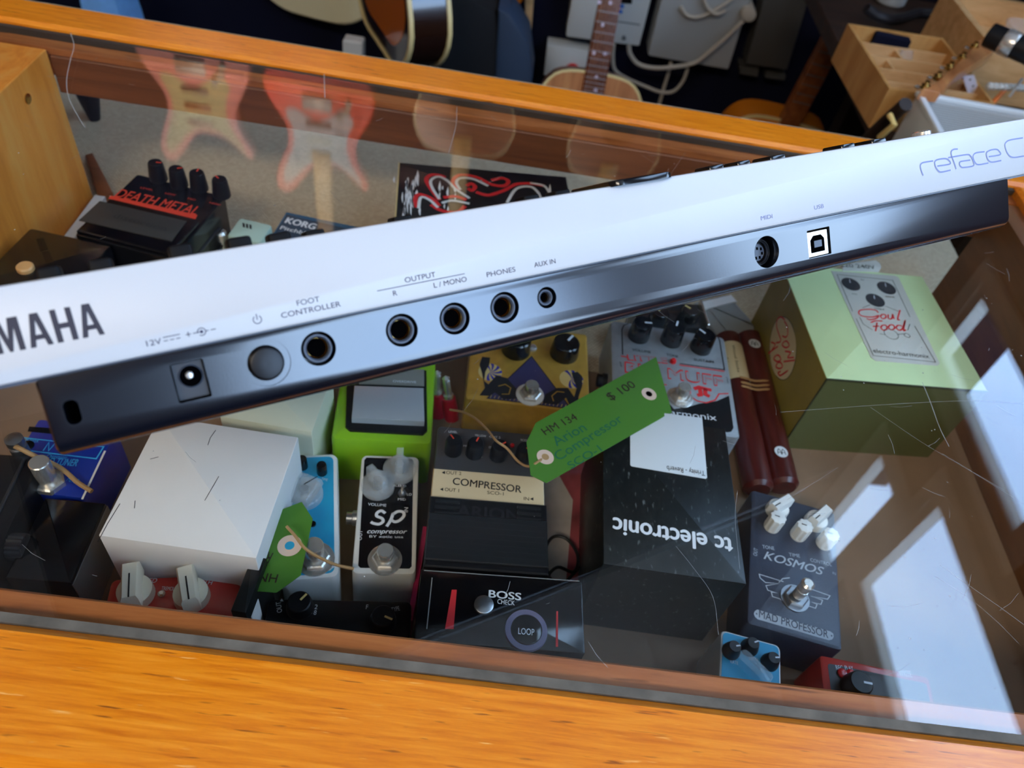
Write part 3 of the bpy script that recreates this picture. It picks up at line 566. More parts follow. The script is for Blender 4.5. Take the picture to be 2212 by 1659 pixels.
# lime green pedal
fr, w, l, h = frame((737, 770), (938, 742), (939, 962), (723, 944), -.108)
fr, w, l, h = frame((741, 735), (936, 759), (939, 962), (723, 944), -.108)
t = thing('overdrive_pedal', 'lime green pedal with square silver foot pad and black surround', 'effects pedal', fr.M, 'effects pedals in the case')
body(t, w, l, h, .004, 'lime', .003)
ppoly(fr, t, [A_(545, 30), A_(988, 60), A_(992, 395), A_(968, 418), A_(560, 396), A_(535, 375)], h + .0002, 'black_plastic', 'pad_surround', .002)
z = h + .0022; ppoly(fr, t, [A_(585, 165), A_(970, 178), A_(975, 365), A_(570, 345)], z, 'silver_pad', 'foot_pad', .006)
ppoly(fr, t, [A_(620, 30), A_(975, 50), A_(975, 142), A_(610, 130)], z, 'grey_label', 'label_plate', .0008)
tpx(fr, t, 'OVERDRIVE', 'white_ink', A_(800, 118), A_(930, 124), .0022, z + .001)
m4 = Matrix.Translation((0, -l / 2 - .0003, 0)) @ Matrix.Rotation(math.pi / 2, 4, 'X'); text(t, 'R-J9', 'orange_red_ink', .002, h * .42, 0, .0035, width=.014, al='C', mat4=m4)

# gold pedal with black beasts and striped discs
fr, w, l, h = frame((1023, 690), (1268, 722), (1276, 893), (1004, 861), -.118)
t = thing('fuzz_pedal', 'gold pedal with purple triangle and blue striped discs behind the green price tag', 'effects pedal', fr.M, 'effects pedals in the case')
body(t, w, l, h, .003, 'gold_paint', .0022); z = h + e0
tri = ppoly(fr, t, [K_(1790, 1335), A_(1800, 268), A_(1328, 208)], z, 'violet_dark', 'triangle_print'); ipx(fr, tri, 'black_ink', [[K_(1790, 1335), A_(1800, 268), A_(1328, 208)]], z + .0001, .0008, 'triangle_outline', True)
ipx(fr, tri, 'stripe_cream', [[A_(1345 + i * 22, 206 + i * 2.8), A_(1345 + i * 22 + 8, 190 + i * 2.8)] for i in range(20)], z + .0001, .0004, 'hatch_line')
for (x, y, r) in ((1345, 62, 66), (1800, 102, 66)):
    c = fr.loc(A_(x, y), z); rr = (fr.loc(A_(x + r, y), z) - c).length
    d = pdisc(fr, t, A_(x, y), z + .0001, rr, 'stripe_cream', 'striped_disc'); g = G(); zz = z + .0002
    for i in range(7):
        a0 = -2.3 + i * .62; pts = []
        for u in (0, .35, .7, 1): pts.append((c.x + rr * u * math.cos(a0 + u * .5), c.y + rr * u * math.sin(a0 + u * .5)))
        for u in (1, .7, .35): pts.append((c.x + rr * u * math.cos(a0 + .30 + u * .5), c.y + rr * u * math.sin(a0 + .30 + u * .5)))
        g.face([(*p, zz) for p in pts])
    g.build('stripe', 'stripe_blue', d)
zz = z + .0003
for pts in (((1285, 20), (1300, -25), (1345, -20), (1340, 20), (1318, 60), (1310, 110), (1335, 130), (1380, 80), (1440, 95), (1495, 160), (1500, 210), (1420, 215), (1372, 175), (1340, 195), (1285, 192), (1315, 150), (1300, 70)),
            ((1860, 85), (1835, 60), (1800, 65), (1815, 110), (1830, 150), (1815, 200), (1780, 150), (1720, 150), (1655, 185), (1640, 235), (1720, 245), (1770, 205), (1790, 250), (1835, 250), (1840, 200), (1860, 140))):
    ppoly(fr, t, [A_(*p) for p in pts], zz, 'black_ink', 'beast_print')
ipx(fr, t, 'gold_paint', [[A_(1390, 140), A_(1430, 130), A_(1460, 150), A_(1450, 185), A_(1410, 185)], [A_(1760, 175), A_(1720, 170), A_(1690, 195), A_(1700, 225)]], zz + .0001, .0008)
pst(fr, t, A_(1567, 190), h, r=.0058, h=.013, washer='white_paint')
pk(fr, t, (1225, 738), h, .0125, .015, 'black_gloss', line='white_ink', ang=1.0, taper=.9); pk(fr, t, (1120, 730), h, .0125, .015, 'black_gloss', line='white_ink', ang=1.0, taper=.9)
c = fr.loc((1149, 752), h); G().lathe([(.0045, h), (.004, h + .0015), (.003, h + .002)], c.x, c.y, 16).build('light_bezel', 'chrome', t)

# silver fuzz pedal
fr, w, l, h = frame(B_(226, 246), B_(848, 322), B_(928, 890), B_(190, 800), -.112)
t = thing('fuzz_pedal', 'silver pedal with three black knobs and big red block lettering', 'effects pedal', fr.M, 'effects pedals in the case')
body(t, w, l, h, .005, 'pedal_silver', .003); z = h + e0
ppoly(fr, t, [B_(228, 640), B_(520, 690), B_(560, 735), B_(650, 720), B_(700, 705), B_(800, 690), B_(868, 660), B_(893, 840), B_(880, 862), B_(860, 865), B_(215, 790)], z, 'black_plastic', 'black_panel')
ipx(fr, t, 'black_ink', [[B_(272, 430), B_(268, 290), B_(280, 265), B_(305, 258)], [B_(745, 283), B_(805, 330), B_(815, 350), B_(842, 515), B_(592, 480)]], z, .0011, 'border_line')
zz = z + .00008
for (s_, a, b_) in (('VOLUME', (325, 408), (431, 424)), ('TONE', (518, 437), (584, 448)), ('SUSTAIN', (672, 464), (783, 478))): tpx(fr, t, s_, 'black_ink', B_(*a), B_(*b_), .0028, zz, bold=.02)
for (s_, a, b_, cp) in (('LITTLE', (300, 462), (525, 482), .0068), ('BIG MUFF', (284, 530), (838, 612), .0128)):
    tpx(fr, t, s_, 'red_ink', B_(*a), B_(*b_), cp, zz, bold=.03, name='block_lettering'); o = tpx(fr, t, s_, 'pedal_silver', B_(a[0] + 8, a[1] - 6), B_(b_[0] - 4, b_[1] - 7), cp * .78, zz + .00026, name='block_lettering')
ipx(fr, t, 'red_ink', [[B_(590, 488), B_(842, 524)], [B_(262, 438), B_(300, 445)], [B_(240, 565), B_(520, 600)], [B_(650, 632), B_(655, 665), B_(690, 690), B_(740, 700), B_(790, 685), B_(812, 650), B_(865, 648)]], zz, .0012, 'red_line')
ipx(fr, t, 'red_ink', [[B_(672, 622), B_(700, 612), B_(770, 630)], [B_(705, 618), B_(710, 655), B_(690, 658)], [B_(735, 622), B_(735, 652), B_(760, 665)]], zz, .0035, 'pi_symbol')
tpx(fr, t, 'electro-harmonix', 'white_ink', B_(250, 735), B_(800, 800), .0062, zz, shear=0)
tpx(fr, t, 'AMP', 'black_ink', B_(270, 500), B_(266, 470), .0018, zz); tpx(fr, t, 'INPUT', 'black_ink', B_(868, 590), B_(860, 555), .0016, zz)
c = fr.loc(B_(553, 472), h); G().lathe([(.0028, h), (.0028, h + .002), (.002, h + .0034), (.0004, h + .004)], c.x, c.y, 16).build('indicator_light', 'led_red', t)
for i, p in enumerate(((388, 250), (572, 275), (742, 317))): pk(fr, t, B_(*p), h, .0096, .0175, 'black_gloss', ang=(.1, 1.3, 2.4)[i], taper=.93)
pst(fr, t, B_(593, 672), h, r=.0056, h=.0145)
sidejack(t, -w / 2, .0, h * .6, -1, 'black_plastic', .007)

# long black card box lying in front of it
fr, w, l, h = frame(B_(178, 760), B_(856, 838), B_(954, 1712), B_(146, 1600), -.0725)
t = thing('pedal_box', 'scuffed long black card box with white sticker and upside-down white lettering', 'box', fr.M)
M0 = body(t, w, l, h, .0006, 'scuffed_card', .0006); z = h + e0
ppoly(fr, t, [B_(315, 735), B_(712, 785), B_(718, 792), B_(745, 1118), B_(738, 1126), B_(322, 1056), B_(314, 1048)], z, 'plate_grey', 'sticker', .0002)
tpx(fr, t, 'Trinity - Reverb', 'black_ink', B_(731, 1082), B_(518, 1052), .0042, z + .0004)
tpx(fr, t, 'tc electronic', 'white_ink', B_(887, 1462), B_(217, 1342), .0125, z, bold=.04)

# dark blue-grey reverb pedal
fr, w, l, h = frame(C_(1143, 175), C_(1688, 312), C_(1702, 1196), C_(1100, 1028), -.117)
t = thing('reverb_pedal', 'slate blue pedal with white knobs, wing emblem and pill-shaped name plate', 'effects pedal', fr.M, 'effects pedals in the case')
body(t, w, l, h, .003, 'kosmos_blue', .0025); z = h + e0
for (s_, a, b_, cp) in (('TONE', (1207, 546), (1283, 558), .0028), ('TIME', (1377, 596), (1447, 606), .0028), ('CONTROL', (1513, 630), (1650, 662), .0028), ('OUT', (1170, 598), (1176, 550), .0028), ('IN', (1655, 712), (1675, 718), .0022)): tpx(fr, t, s_, 'kosmos_ink', C_(*a), C_(*b_), cp, z)
tpx(fr, t, 'KOSMOS', 'kosmos_ink', C_(1212, 612), C_(1602, 722), .0066, z, shear=.35, bold=.02)
pl = [C_(1150, 965), C_(1156, 948), C_(1172, 938), C_(1640, 1078), C_(1658, 1092), C_(1662, 1112), C_(1652, 1130), C_(1630, 1135), C_(1175, 1000), C_(1158, 985)]
np_ = ppoly(fr, t, pl, z, 'kosmos_ink', 'name_plate'); tpx(fr, np_, 'MAD PROFESSOR', 'kosmos_blue', C_(1183, 1000 - 12), C_(1628, 1122), .0055, z + .0001, bold=.008)
for p in ((1168, 965), (1648, 1106)): pdisc(fr, np_, C_(*p), z + .0001, .0006, 'kosmos_blue', 'rivet_dot', n=10)
ipx(fr, t, 'kosmos_ink', [[C_(*p) for p in st] for st in (((1340, 760), (1185, 712), (1190, 735), (1225, 765), (1310, 772), (1228, 785), (1240, 815), (1300, 832), (1262, 826), (1270, 855), (1318, 870), (1350, 895), (1395, 918), (1440, 922), (1490, 912), (1545, 930), (1555, 905), (1520, 890), (1580, 905), (1590, 878), (1515, 852), (1622, 872), (1638, 850), (1510, 805)), ((1310, 765), (1335, 740), (1380, 735)))], z, .0007, 'wing_emblem')
for i, p in enumerate(((1310, 345), (1482, 400), (1650, 455))):
    c = fr.loc(C_(*p), h + .014); rr = .0058
    kn = G().slab([(c.x + rr * (1 + .06 * math.cos(9 * a)) * math.cos(a), c.y + rr * (1 + .06 * math.cos(9 * a)) * math.sin(a)) for a in [2 * math.pi * j / 72 for j in range(72)]], h + .0015, h + .014, .0008).lathe([(rr * 1.02, h), (rr * 1.02, h + .0016)], c.x, c.y, 24).build('cream_knob', 'white_paint', t)
    G().line([(c.x - .003, c.y + .0005), (c.x + .0008, c.y + .0002)], h + .0142, .0008).build('pointer_line', 'black_ink', kn)
for i, p in enumerate(((1340, 245), (1590, 320))):
    c = fr.loc(C_(*p), h + .014); m4 = Matrix.Translation((c.x, c.y, h)) @ Matrix.Rotation(-.75 + .1 * i, 4, 'Z')
    kn = G(m4).lathe([(.0085, 0), (.0082, .005), (.0076, .006)], 0, 0, 28).prism([(-.0038, -.0105), (.0038, -.0105), (.0038, .0095), (-.0038, .0095)], [(0, .005), (.0002, .013), (.001, .0145)]).build('chicken_head_knob', 'white_paint', t)
    G(m4).line([(0, -.0035), (0, -.0095)], .0147, .0008).build('pointer_line', 'black_ink', kn)
c = fr.loc(C_(1412, 868), h); s_ = G().lathe([(.0042, h + .006), (.0042, h + .014), (.0038, h + .0142), (.0038, h + .018), (.0045, h + .0185), (.0046, h + .022), (.0030, h + .0235)], c.x, c.y, 24).build('footswitch', 'chrome', t)
G().lathe([(.0085, h), (.0085, h + .0035), (.0075, h + .0042)], c.x, c.y, 6).build('nut', 'steel', s_, ang=20); G().lathe([(.0102, h), (.0102, h + .001)], c.x, c.y, 28).build('washer', 'steel', s_)

# two claves tied with twine
def stick(p0, p1, r, z): return at(*p0, z), at(*p1, z)
fr = Fr(Matrix.Translation(at(*B_(1000, 700), -.14)))
for (pa, pb, lab, lb) in ((B_(866, 305), B_(1050, 1175), 'dark red wooden clave with a cream paper label, twine round its middle', 1), (B_(985, 300), B_(1195, 1160), 'dark red wooden clave with a round white emblem, tied to the labelled one', 0)):
    R = .0125; zc = -.159 + R; a, b_ = at(*pa, zc + R * .5), at(*pb, zc + R * .5); a.z = b_.z = ZG + zc; d = (b_ - a); ln = d.length; d.normalize()
    rot = Matrix((( -d.y, 0, d.x, 0), (d.x, 0, d.y, 0), (0, 1, 0, 0), (0, 0, 0, 1)))   # local z along the stick, local y up
    X = Matrix.Translation(a) @ rot; t = thing('clave', lab, 'percussion stick', X, 'claves tied with twine')
    G().lathe([(.0001, 0), (R * .75, .0008), (R, .004), (R, ln - .004), (R * .75, ln - .0008), (.0001, ln)], 0, 0, 32).build('stick_body', 'redwood_stick', t)
    f2 = Fr(X)
    if lb:
        g = G(); vs = []; z0, z1 = ln * .10, ln * .36
        for i in range(13):
            an = math.radians(25 + i * 11); vs += [(R * 1.015 * math.cos(an), R * 1.015 * math.sin(an), z0), (R * 1.015 * math.cos(an), R * 1.015 * math.sin(an), z1)]
        g.add(vs, [[2 * i, 2 * i + 1, 2 * i + 3, 2 * i + 2] for i in range(12)]); pl_ = g.build('paper_label', 'label_cream', t)
        mt = Matrix.Translation((0, R * 1.02 + .0001, 0)) @ Matrix(((-1, 0, 0, 0), (0, 0, 1, 0), (0, 1, 0, 0), (0, 0, 0, 1)))
        text(pl_, 'Wood Sticks', 'black_ink', .003, z0 + .006, .0, .0026, width=z1 - z0 - .012, ang=math.pi / 2, mat4=mt); text(pl_, '69', 'black_ink', .0085, z0 + .020, -.003, .0050, width=.008, ang=math.pi / 2, mat4=mt)
    else:
        mt = Matrix.Translation((0, R * 1.01 + .0001, 0)) @ Matrix(((-1, 0, 0, 0), (0, 0, 1, 0), (0, 1, 0, 0), (0, 0, 0, 1)))
        for zz in (ln * .13, ln * .84):
            em = G(mt).face([(x, y, 0) for x, y in circ(.002, zz, .0058, 24)]).build('emblem_disc', 'plate_grey', t)
            g = G(mt)
            for o_ in (-.0018, .0018): g.line([(.002 + o_ - .0016, zz + .003), (.002 + o_ - .0012, zz - .001), (.002 + o_, zz - .0028), (.002 + o_ + .0012, zz - .001), (.002 + o_ + .0016, zz + .003)], .0001, .0006)
            g.line([(-.001, zz + .0008), (.005, zz + .0008)], .0001, .0006); g.build('emblem_mark', 'black_ink', em)
tw = None; g = G()
for i, (pl_, pr_) in enumerate((((888, 560), (1135, 590)), ((895, 592), (1140, 612)), ((898, 612), (1143, 636)))):
    m_ = ((pl_[0] + pr_[0]) / 2, (pl_[1] + pr_[1]) / 2 + 2); pts = [at(*B_(*pl_), -.148), at(*B_(pl_[0] * .8 + pr_[0] * .2, pl_[1] * .8 + pr_[1] * .2 - 10), -.1335), at(*B_(*m_), -.1365), at(*B_(pl_[0] * .25 + pr_[0] * .75, pl_[1] * .25 + pr_[1] * .75 - 6), -.1335), at(*B_(*pr_), -.148)]
    tw = G().tube(smooth(pts, 5), .0011, 6).build('twine_band', 'twine'); tag(tw, 'tan twine binding wound around the two dark red claves', 'twine', 'twine turns on the claves')

# big green box
fr, w, l, h = frame(D_(490, 218), D_(1512, 98), D_(1722, 1000), D_(752, 905), -.068)
M_ = fr.M; fr, w, l, h = frame((1708, 606), (2015, 570), (2078, 841), (1787, 813), -.068)
t = thing('pedal_box', 'large pale green card box with a printed pedal picture on its lid', 'box', fr.M)
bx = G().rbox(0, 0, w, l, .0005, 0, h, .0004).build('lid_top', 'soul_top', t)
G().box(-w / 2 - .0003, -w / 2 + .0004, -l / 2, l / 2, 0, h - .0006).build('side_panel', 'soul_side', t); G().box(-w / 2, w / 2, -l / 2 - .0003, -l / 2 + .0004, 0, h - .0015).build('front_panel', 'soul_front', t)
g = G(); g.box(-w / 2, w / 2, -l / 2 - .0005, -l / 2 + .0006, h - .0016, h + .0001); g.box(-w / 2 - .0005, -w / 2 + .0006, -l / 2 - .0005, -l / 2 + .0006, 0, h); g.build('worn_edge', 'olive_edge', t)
z = h + e0; st = ppoly(fr, t, [D_(780, 150), D_(1240, 185), D_(1265, 200), D_(1560, 815), D_(1540, 830), D_(1100, 795), D_(1065, 770)], z, 'sticker_grey', 'picture_label', .0002); zz = z + .0004
ipx(fr, st, 'black_ink', [[D_(935, 440), D_(823, 175), D_(1222, 217), D_(1345, 478)], [D_(1380, 545), D_(1530, 803), D_(1085, 757), D_(960, 490)], [D_(1005, 415), D_(1060, 393)], [D_(1170, 402), D_(1265, 440)], [D_(985, 480), D_(1010, 530), D_(1075, 572)], [D_(1345, 530), D_(1330, 575)]], zz, .0005, 'outline')
for p in ((922, 245), (1178, 272), (1097, 360)):
    c = fr.loc(D_(*p), zz); dd = G().face([(x, y, zz) for x, y in circ(c.x, c.y, .0088, 28)]).build('printed_knob', 'charcoal', st); ipx(fr, dd, 'white_ink', [[D_(p[0] - 10, p[1] - 35), D_(p[0] - 4, p[1] - 10)]], zz + .0001, .0006, 'pointer_line')
script = [[(1120, 450), (1100, 432), (1050, 425), (990, 432), (980, 455), (1010, 475), (1080, 480), (1120, 470), (1105, 490), (1060, 500), (1035, 490)], [(1148, 460), (1135, 475), (1150, 492), (1172, 485), (1170, 465), (1150, 460)], [(1190, 462), (1192, 490), (1215, 492), (1222, 462), (1232, 495)], [(1275, 430), (1258, 495), (1275, 500)],
          [(1065, 520), (1100, 508), (1150, 510)], [(1110, 520), (1100, 582)], [(1080, 548), (1125, 545)], [(1150, 538), (1138, 555), (1155, 575), (1180, 565), (1175, 542), (1152, 538)], [(1205, 535), (1192, 552), (1210, 572), (1235, 562), (1228, 540), (1207, 535)], [(1290, 545), (1260, 540), (1248, 558), (1268, 575), (1292, 562), (1312, 505), (1300, 575), (1318, 572)]]
ipx(fr, st, 'red_ink', [[D_(*p) for p in s_] for s_ in script], zz, .0014, 'script_lettering', sm=5)
tpx(fr, st, 'electro-harmonix', 'black_ink', D_(1088, 735), D_(1490, 778), .0050, zz)
for (s_, a, b_) in (('VOL', (930, 318), (972, 322)), ('DRIVE', (1175, 338), (1238, 345)), ('TREBLE', (1090, 424), (1165, 432)), ('9V', (995, 218), (1020, 221))): tpx(fr, st, s_, 'black_ink', D_(*a), D_(*b_), .0020, zz)
g = G(); zc = zz
for (x, y, r) in ((1212, 603, .0062), (1325, 612, .0025)): c = fr.loc(D_(x, y), zz); g.line(circ(c.x, c.y, r, 24), zz, .0005, True)
g.line([fr.loc(D_(1130, 600), zz), fr.loc(D_(1170, 608), zz)], zz, .0005); g.line([fr.loc(D_(1255, 605), zz), fr.loc(D_(1300, 600), zz)], zz, .0005); g.build('printed_switch', 'black_ink', st)
lab = ppoly(fr, t, [D_(870, 95), D_(1100, 75), D_(1130, 95), D_(1140, 125), D_(1120, 158), D_(860, 150)], z, 'sticker_grey', 'voltage_label', .0002); tpx(fr, lab, '220 240V', 'black_ink', D_(850, 118), D_(1102, 138), .0055, zz)
# oval label on the left side of that box (its own upright frame: x along the side, y up)
XS = fr.M @ Matrix.Translation((-w / 2 - .0005, 0, h / 2)) @ Matrix(((0, 0, -1, 0), (-1, 0, 0, 0), (0, 1, 0, 0), (0, 0, 0, 1))); fs = Fr(XS)
back = XS.copy(); rel = fr.M.inverted() @ XS
def side_ink(strokes, wd, mat, name, z=.0002):
    g = G(rel)
    for s_ in strokes: g.line(smooth([(*fs.loc(p, z), 0) for p in s_], 4), z, wd)
    return g.build(name, mat, t)
oc = [D_(435 + 95 * math.cos(a) * 1.0 - 0 * math.sin(a), 705 + 226 * math.sin(a)) for a in [2 * math.pi * i / 36 for i in range(36)]]
G(rel).face([(*fs.loc(p, .0001), .0001) for p in oc]).build('oval_label', 'label_cream', t); side_ink([oc[0:13], oc[16:34]], .0006, 'black_ink', 'oval_outline', .0003)
side_ink([[D_(*p) for p in s_] for s_ in ([(448, 500), (420, 480), (395, 500), (390, 545), (405, 600), (420, 640), (412, 660), (385, 665)], [(445, 510), (465, 545), (470, 600), (455, 625), (430, 615)], [(445, 655), (430, 680), (455, 700), (480, 685), (465, 655), (447, 655)], [(450, 725), (490, 735), (470, 770), (515, 770)], [(440, 800), (520, 790)], [(350, 660), (380, 680), (335, 745)], [(400, 690), (330, 740)], [(385, 755), (370, 780), (395, 800), (420, 785), (405, 755), (387, 755)], [(400, 805), (385, 835), (410, 850), (432, 835), (420, 808), (402, 805)], [(420, 870), (400, 880), (415, 900), (440, 885), (470, 865), (430, 895)])], .0016, 'red_ink', 'script_lettering', .0004)

# green price tags
def tagthing(pts, z, lab, mat='tag_green', tilt=None):
    c = [sum(p[0] for p in pts) / len(pts), sum(p[1] for p in pts) / len(pts)]; M = Matrix.Translation(at(*c, z))
    if tilt: M = M @ Matrix.Rotation(tilt[0], 4, tilt[1])
    f = Fr(M); t = thing('price_tag', lab, 'price tag', M, 'green price tags'); q = [f.loc(p, 0) for p in pts]
    G().slab(q, 0, .0005).build('card', mat, t); return f, t
f, t = tagthing([(1157, 914), (1417, 772), (1451, 891), (1180, 1044), (1146, 1027), (1137, 955)], -.066, 'long green price tag handwritten HM 134 lying across the cream-banded compressor', tilt=(.10, 'Y'))
z = .0006
for (p, mt) in (((1402, 851), 'hole_black'), ((1178, 987), 'twine')):
    c = f.loc(p, z); ey_ = G().face([(x, y, z) for x, y in circ(c.x, c.y, .0060, 28)]).build('eyelet', 'eyelet_pink', t); G().face([(x, y, z + .0001) for x, y in circ(c.x, c.y, .0026, 18)]).build('eyelet_hole', mt, ey_)
tpx(f, t, '$ 100', 'pen_dark', B_(208, 688), B_(350, 608), .0068, z, bold=.01); tpx(f, t, 'HM 134', 'pen_dark', A_(1655, 415), A_(1838, 325), .0058, z, bold=.008)
tpx(f, t, 'Arion', 'pen_green', A_(1718, 478), A_(1890, 385), .0075, z, bold=.01); tpx(f, t, 'Compressor', 'pen_green', A_(1730, 560), B_(278, 800), .0070, z, bold=.01); tpx(f, t, 'SCO-1', 'pen_green', A_(1800, 605), B_(160, 968), .0055, z, bold=.01)
g = G().tube(smooth([at(*A_(1648, 540), -.0655), at(*A_(1610, 565), -.062), at(*A_(1560, 590), -.066), at(*A_(1500, 560), -.070), at(*A_(1440, 490), -.0705), at(*A_(1378, 445), -.070), at(*A_(1330, 385), -.078), at(*A_(1260, 320), -.088), at(*A_(1190, 285), -.098), at(*A_(1120, 272), -.105)], 6), .0009, 6)
tag(g.build('string', 'twine'), 'tan string from the long green price tag over the knobs of the compressor', 'string')
f, t = tagthing([A_(60, 880), A_(290, 790), A_(352, 885), A_(285, 1200), A_(150, 1298), A_(30, 1290), A_(30, 1080)], -.092, 'green price tag under a pale-eyed hole beside the light blue pedal footswitch', 'tag_green', (-.06, 'Y'))
z = .0006; c = f.loc(A_(222, 1033), z); ey_ = G().face([(x, y, z) for x, y in circ(c.x, c.y, .0075, 28)]).build('eyelet', 'eyelet_pink', t); G().face([(x, y, z + .0001) for x, y in circ(c.x, c.y, .0030, 18)]).build('eyelet_hole', 'sky_blue_enamel', ey_)
tpx(f, t, 'HM', 'pen_dark', A_(160, 1195), A_(55, 1185), .0055, z, bold=.008); tpx(f, t, 'Re', 'pen_dark', A_(132, 1075), A_(75, 1060), .0075, z, bold=.01)

# light blue pedal with clear knob
fr, w, l, h = frame(A_(190, 520), A_(448, 528), A_(538, 1175), A_(175, 1248), -.112)
fr, w, l, h = frame(A_(175, 505), A_(452, 540), A_(540, 1195), A_(190, 1240), -.112)
t = thing('delay_pedal', 'light blue pedal with a clear knob, partly under a green price tag', 'effects pedal', fr.M, 'effects pedals in the case')
body(t, w, l, h, .005, 'white_paint', .0025); G().rbox(0, 0, w - .006, l - .006, .004, h - .001, h + e0).build('blue_face', 'sky_blue_enamel', t)
for (x, y) in ((290, 545), (400, 578), (198, 620)): pk(fr, t, A_(x, y), h, .0037, .010, 'black_gloss', line=None, taper=.9)
c = fr.loc(A_(308, 752), h); kn = G(Matrix.Translation((c.x, c.y, h)) @ Matrix.Rotation(-.5, 4, 'Z')).lathe([(.0125, .0003), (.0122, .005), (.0112, .006)], 0, 0, 28).prism([(-.0085, -.011), (.0085, -.011), (.0085, .011), (-.0085, .011)], [(0, .005), (.001, .011), (.002, .0118)]).build('clear_knob', 'clear_plastic', t)
G().line([(c.x, c.y + .001), (c.x + .009, c.y + .007)], h + .0121, .0006).build('pointer_line', 'black_ink', kn); G().lathe([(.003, h + .0003), (.003, h + .009)], c.x, c.y, 12).build('shaft', 'steel', kn)
z = h + 2 * e0; tpx(fr, t, 'REPEAT', 'plate_grey', A_(258, 642), A_(325, 645), .0020, z); tpx(fr, t, 'TIME', 'plate_grey', A_(398, 665), A_(432, 672), .0020, z); tpx(fr, t, 'delay', 'plate_grey', A_(310, 1168), A_(490, 1160), .0042, z, shear=.3)
pdisc(fr, t, A_(352, 915), h, .0022, 'black_gloss', 'indicator_light', .0015); pst(fr, t, A_(365, 1110), h, r=.0062, h=.019)
tag(G().tube(smooth([at(*A_(205, 925), -.082), at(*A_(250, 975), -.083), at(*A_(310, 1050), -.086), at(*A_(400, 1105), -.094), at(*A_(480, 1140), -.100), at(*A_(580, 1163), -.104)], 6), .0010, 6).build('string', 'twine'), 'tan string looped at the light blue pedal footswitch and over the slim compressor', 'string')

# white box and the cream box behind
fr, w, l, h = frame((335, 870), (649, 938), (552, 1199), (199, 1161), -.070)
fr, w, l, h = frame((352, 905), (649, 940), (552, 1199), (199, 1161), -.070)
t = thing('card_box', 'plain white card box with pencil marks, below the dark end of the keyboard', 'box', fr.M); body(t, w, l, h, .0006, 'white_card', .0006)
ipx(fr, t, 'charcoal', [[E_(768, 675), E_(690, 800), E_(625, 920)], [E_(1380, 205), E_(1345, 255), E_(1330, 300)], [E_(1400, 500), E_(1310, 655)], [E_(960, 390), E_(1015, 376)], [E_(865, 655), E_(860, 705)]], h + e0, .0004, 'pencil_mark')
fr, w, l, h = frame((545, 800), (690, 828), (668, 905), (500, 880), -.085)
t = thing('card_box', 'cream card box wedged between the white box and the lime green pedal', 'box', fr.M); body(t, w + .012, l + .02, h, .0006, 'cream_card', .0006)

# red pedal with cream knobs
fr, w, l, h = frame(E_(730, 1130), E_(1480, 1150), E_(1560, 1560), E_(620, 1500), -.108)
t = thing('tremolo_pedal', 'red pedal with two cream pointer knobs half under the front ledge', 'effects pedal', fr.M, 'effects pedals in the case')
body(t, w, l, h, .004, 'red_enamel', .0025); z = h + e0
for i, p in enumerate(((815, 1100), (1180, 1118))):
    c = fr.loc(E_(*p), h + .020); m4 = Matrix.Translation((c.x + .002, c.y - .006, h)) @ Matrix.Rotation(.15 + .1 * i, 4, 'Z')
    kn = G(m4).lathe([(.0105, 0), (.0100, .007), (.0085, .008)], 0, 0, 28).prism([(-.0048, -.0125), (.0048, -.0125), (.0052, .012), (-.0052, .012)], [(0, .006), (.0002, .018), (.0012, .020)]).build('pointer_knob', 'cream_plastic', t)
    G(m4).line([(0, .004), (0, -.0115)], .0202, .0009).build('pointer_line', 'black_ink', kn)
tpx(fr, t, 'SPEED', 'plate_grey', E_(880, 1178), E_(1000, 1182), .0030, z, shear=.2); tpx(fr, t, 'DEPTH', 'plate_grey', E_(1225, 1188), E_(1358, 1194), .0030, z, shear=.2); tpx(fr, t, 'TREMOLO', 'plate_grey', E_(1030, 1228), E_(1130, 1232), .0024, z)
c = fr.loc(E_(1037, 1258), h); G().lathe([(.0022, h), (.0022, h + .002), (.0012, h + .003)], c.x, c.y, 14).build('indicator_light', 'chrome', t)

# thin dark box edge, standing between red pedal and green tag
fr, w, l, h = frame(E_(1600, 1012), E_(1658, 1015), E_(1615, 1400), E_(1500, 1340), -.085)
t = thing('pedal_box', 'narrow dark box standing between the red pedal and a green tag', 'box', fr.M); body(t, w, l, h, .0005, 'black_card', .0006)
G().box(w / 2 - .0003, w / 2 + .0004, -l / 2 + .004, l / 2 - .02, .012, h - .014).build('printed_strip', 'white_card', t)

# blue tuner pedal
fr, w, l, h = frame(H_(520, 420), H_(1330, 700), H_(985, 1420), H_(110, 1060), -.115)
fr, w, l, h = frame(H_(440, 440), H_(1370, 620), H_(985, 1430), H_(20, 1280), -.115)
t = thing('tuner_pedal', 'bright blue tuner pedal at the left end of the case with a shiny footswitch', 'effects pedal', fr.M, 'effects pedals in the case')
body(t, w, l, h, .002, 'deep_blue_enamel', .0008); z = h + e0
ipx(fr, t, 'white_paint', [[H_(1255, 850), H_(980, 1430)]], z, .0014, 'edge_line')
ipx(fr, t, 'cyan_ink', [[H_(225, 860), H_(285, 695), H_(1240, 800), H_(1150, 945), H_(350, 850)], [H_(515, 850), H_(585, 750), H_(580, 850), H_(660, 760)]], z, .0009, 'panel_line')
tpx(fr, t, 'POWER', 'cyan_ink', H_(295, 742), H_(455, 752), .0030, z); tpx(fr, t, 'PRO TUNER', 'cyan_ink', H_(470, 1010), H_(912, 1035), .0056, z, shear=.2, bold=.03); tpx(fr, t, 'Chromatic', 'cyan_ink', H_(550, 935), H_(790, 955), .0032, z)
tpx(fr, t, 'METER', 'cyan_ink', H_(790, 1210), H_(920, 1245), .0036, z); ppoly(fr, t, [H_(330, 620), H_(350, 560), H_(900, 600), H_(860, 670)], z, 'black_gloss', 'meter_window')
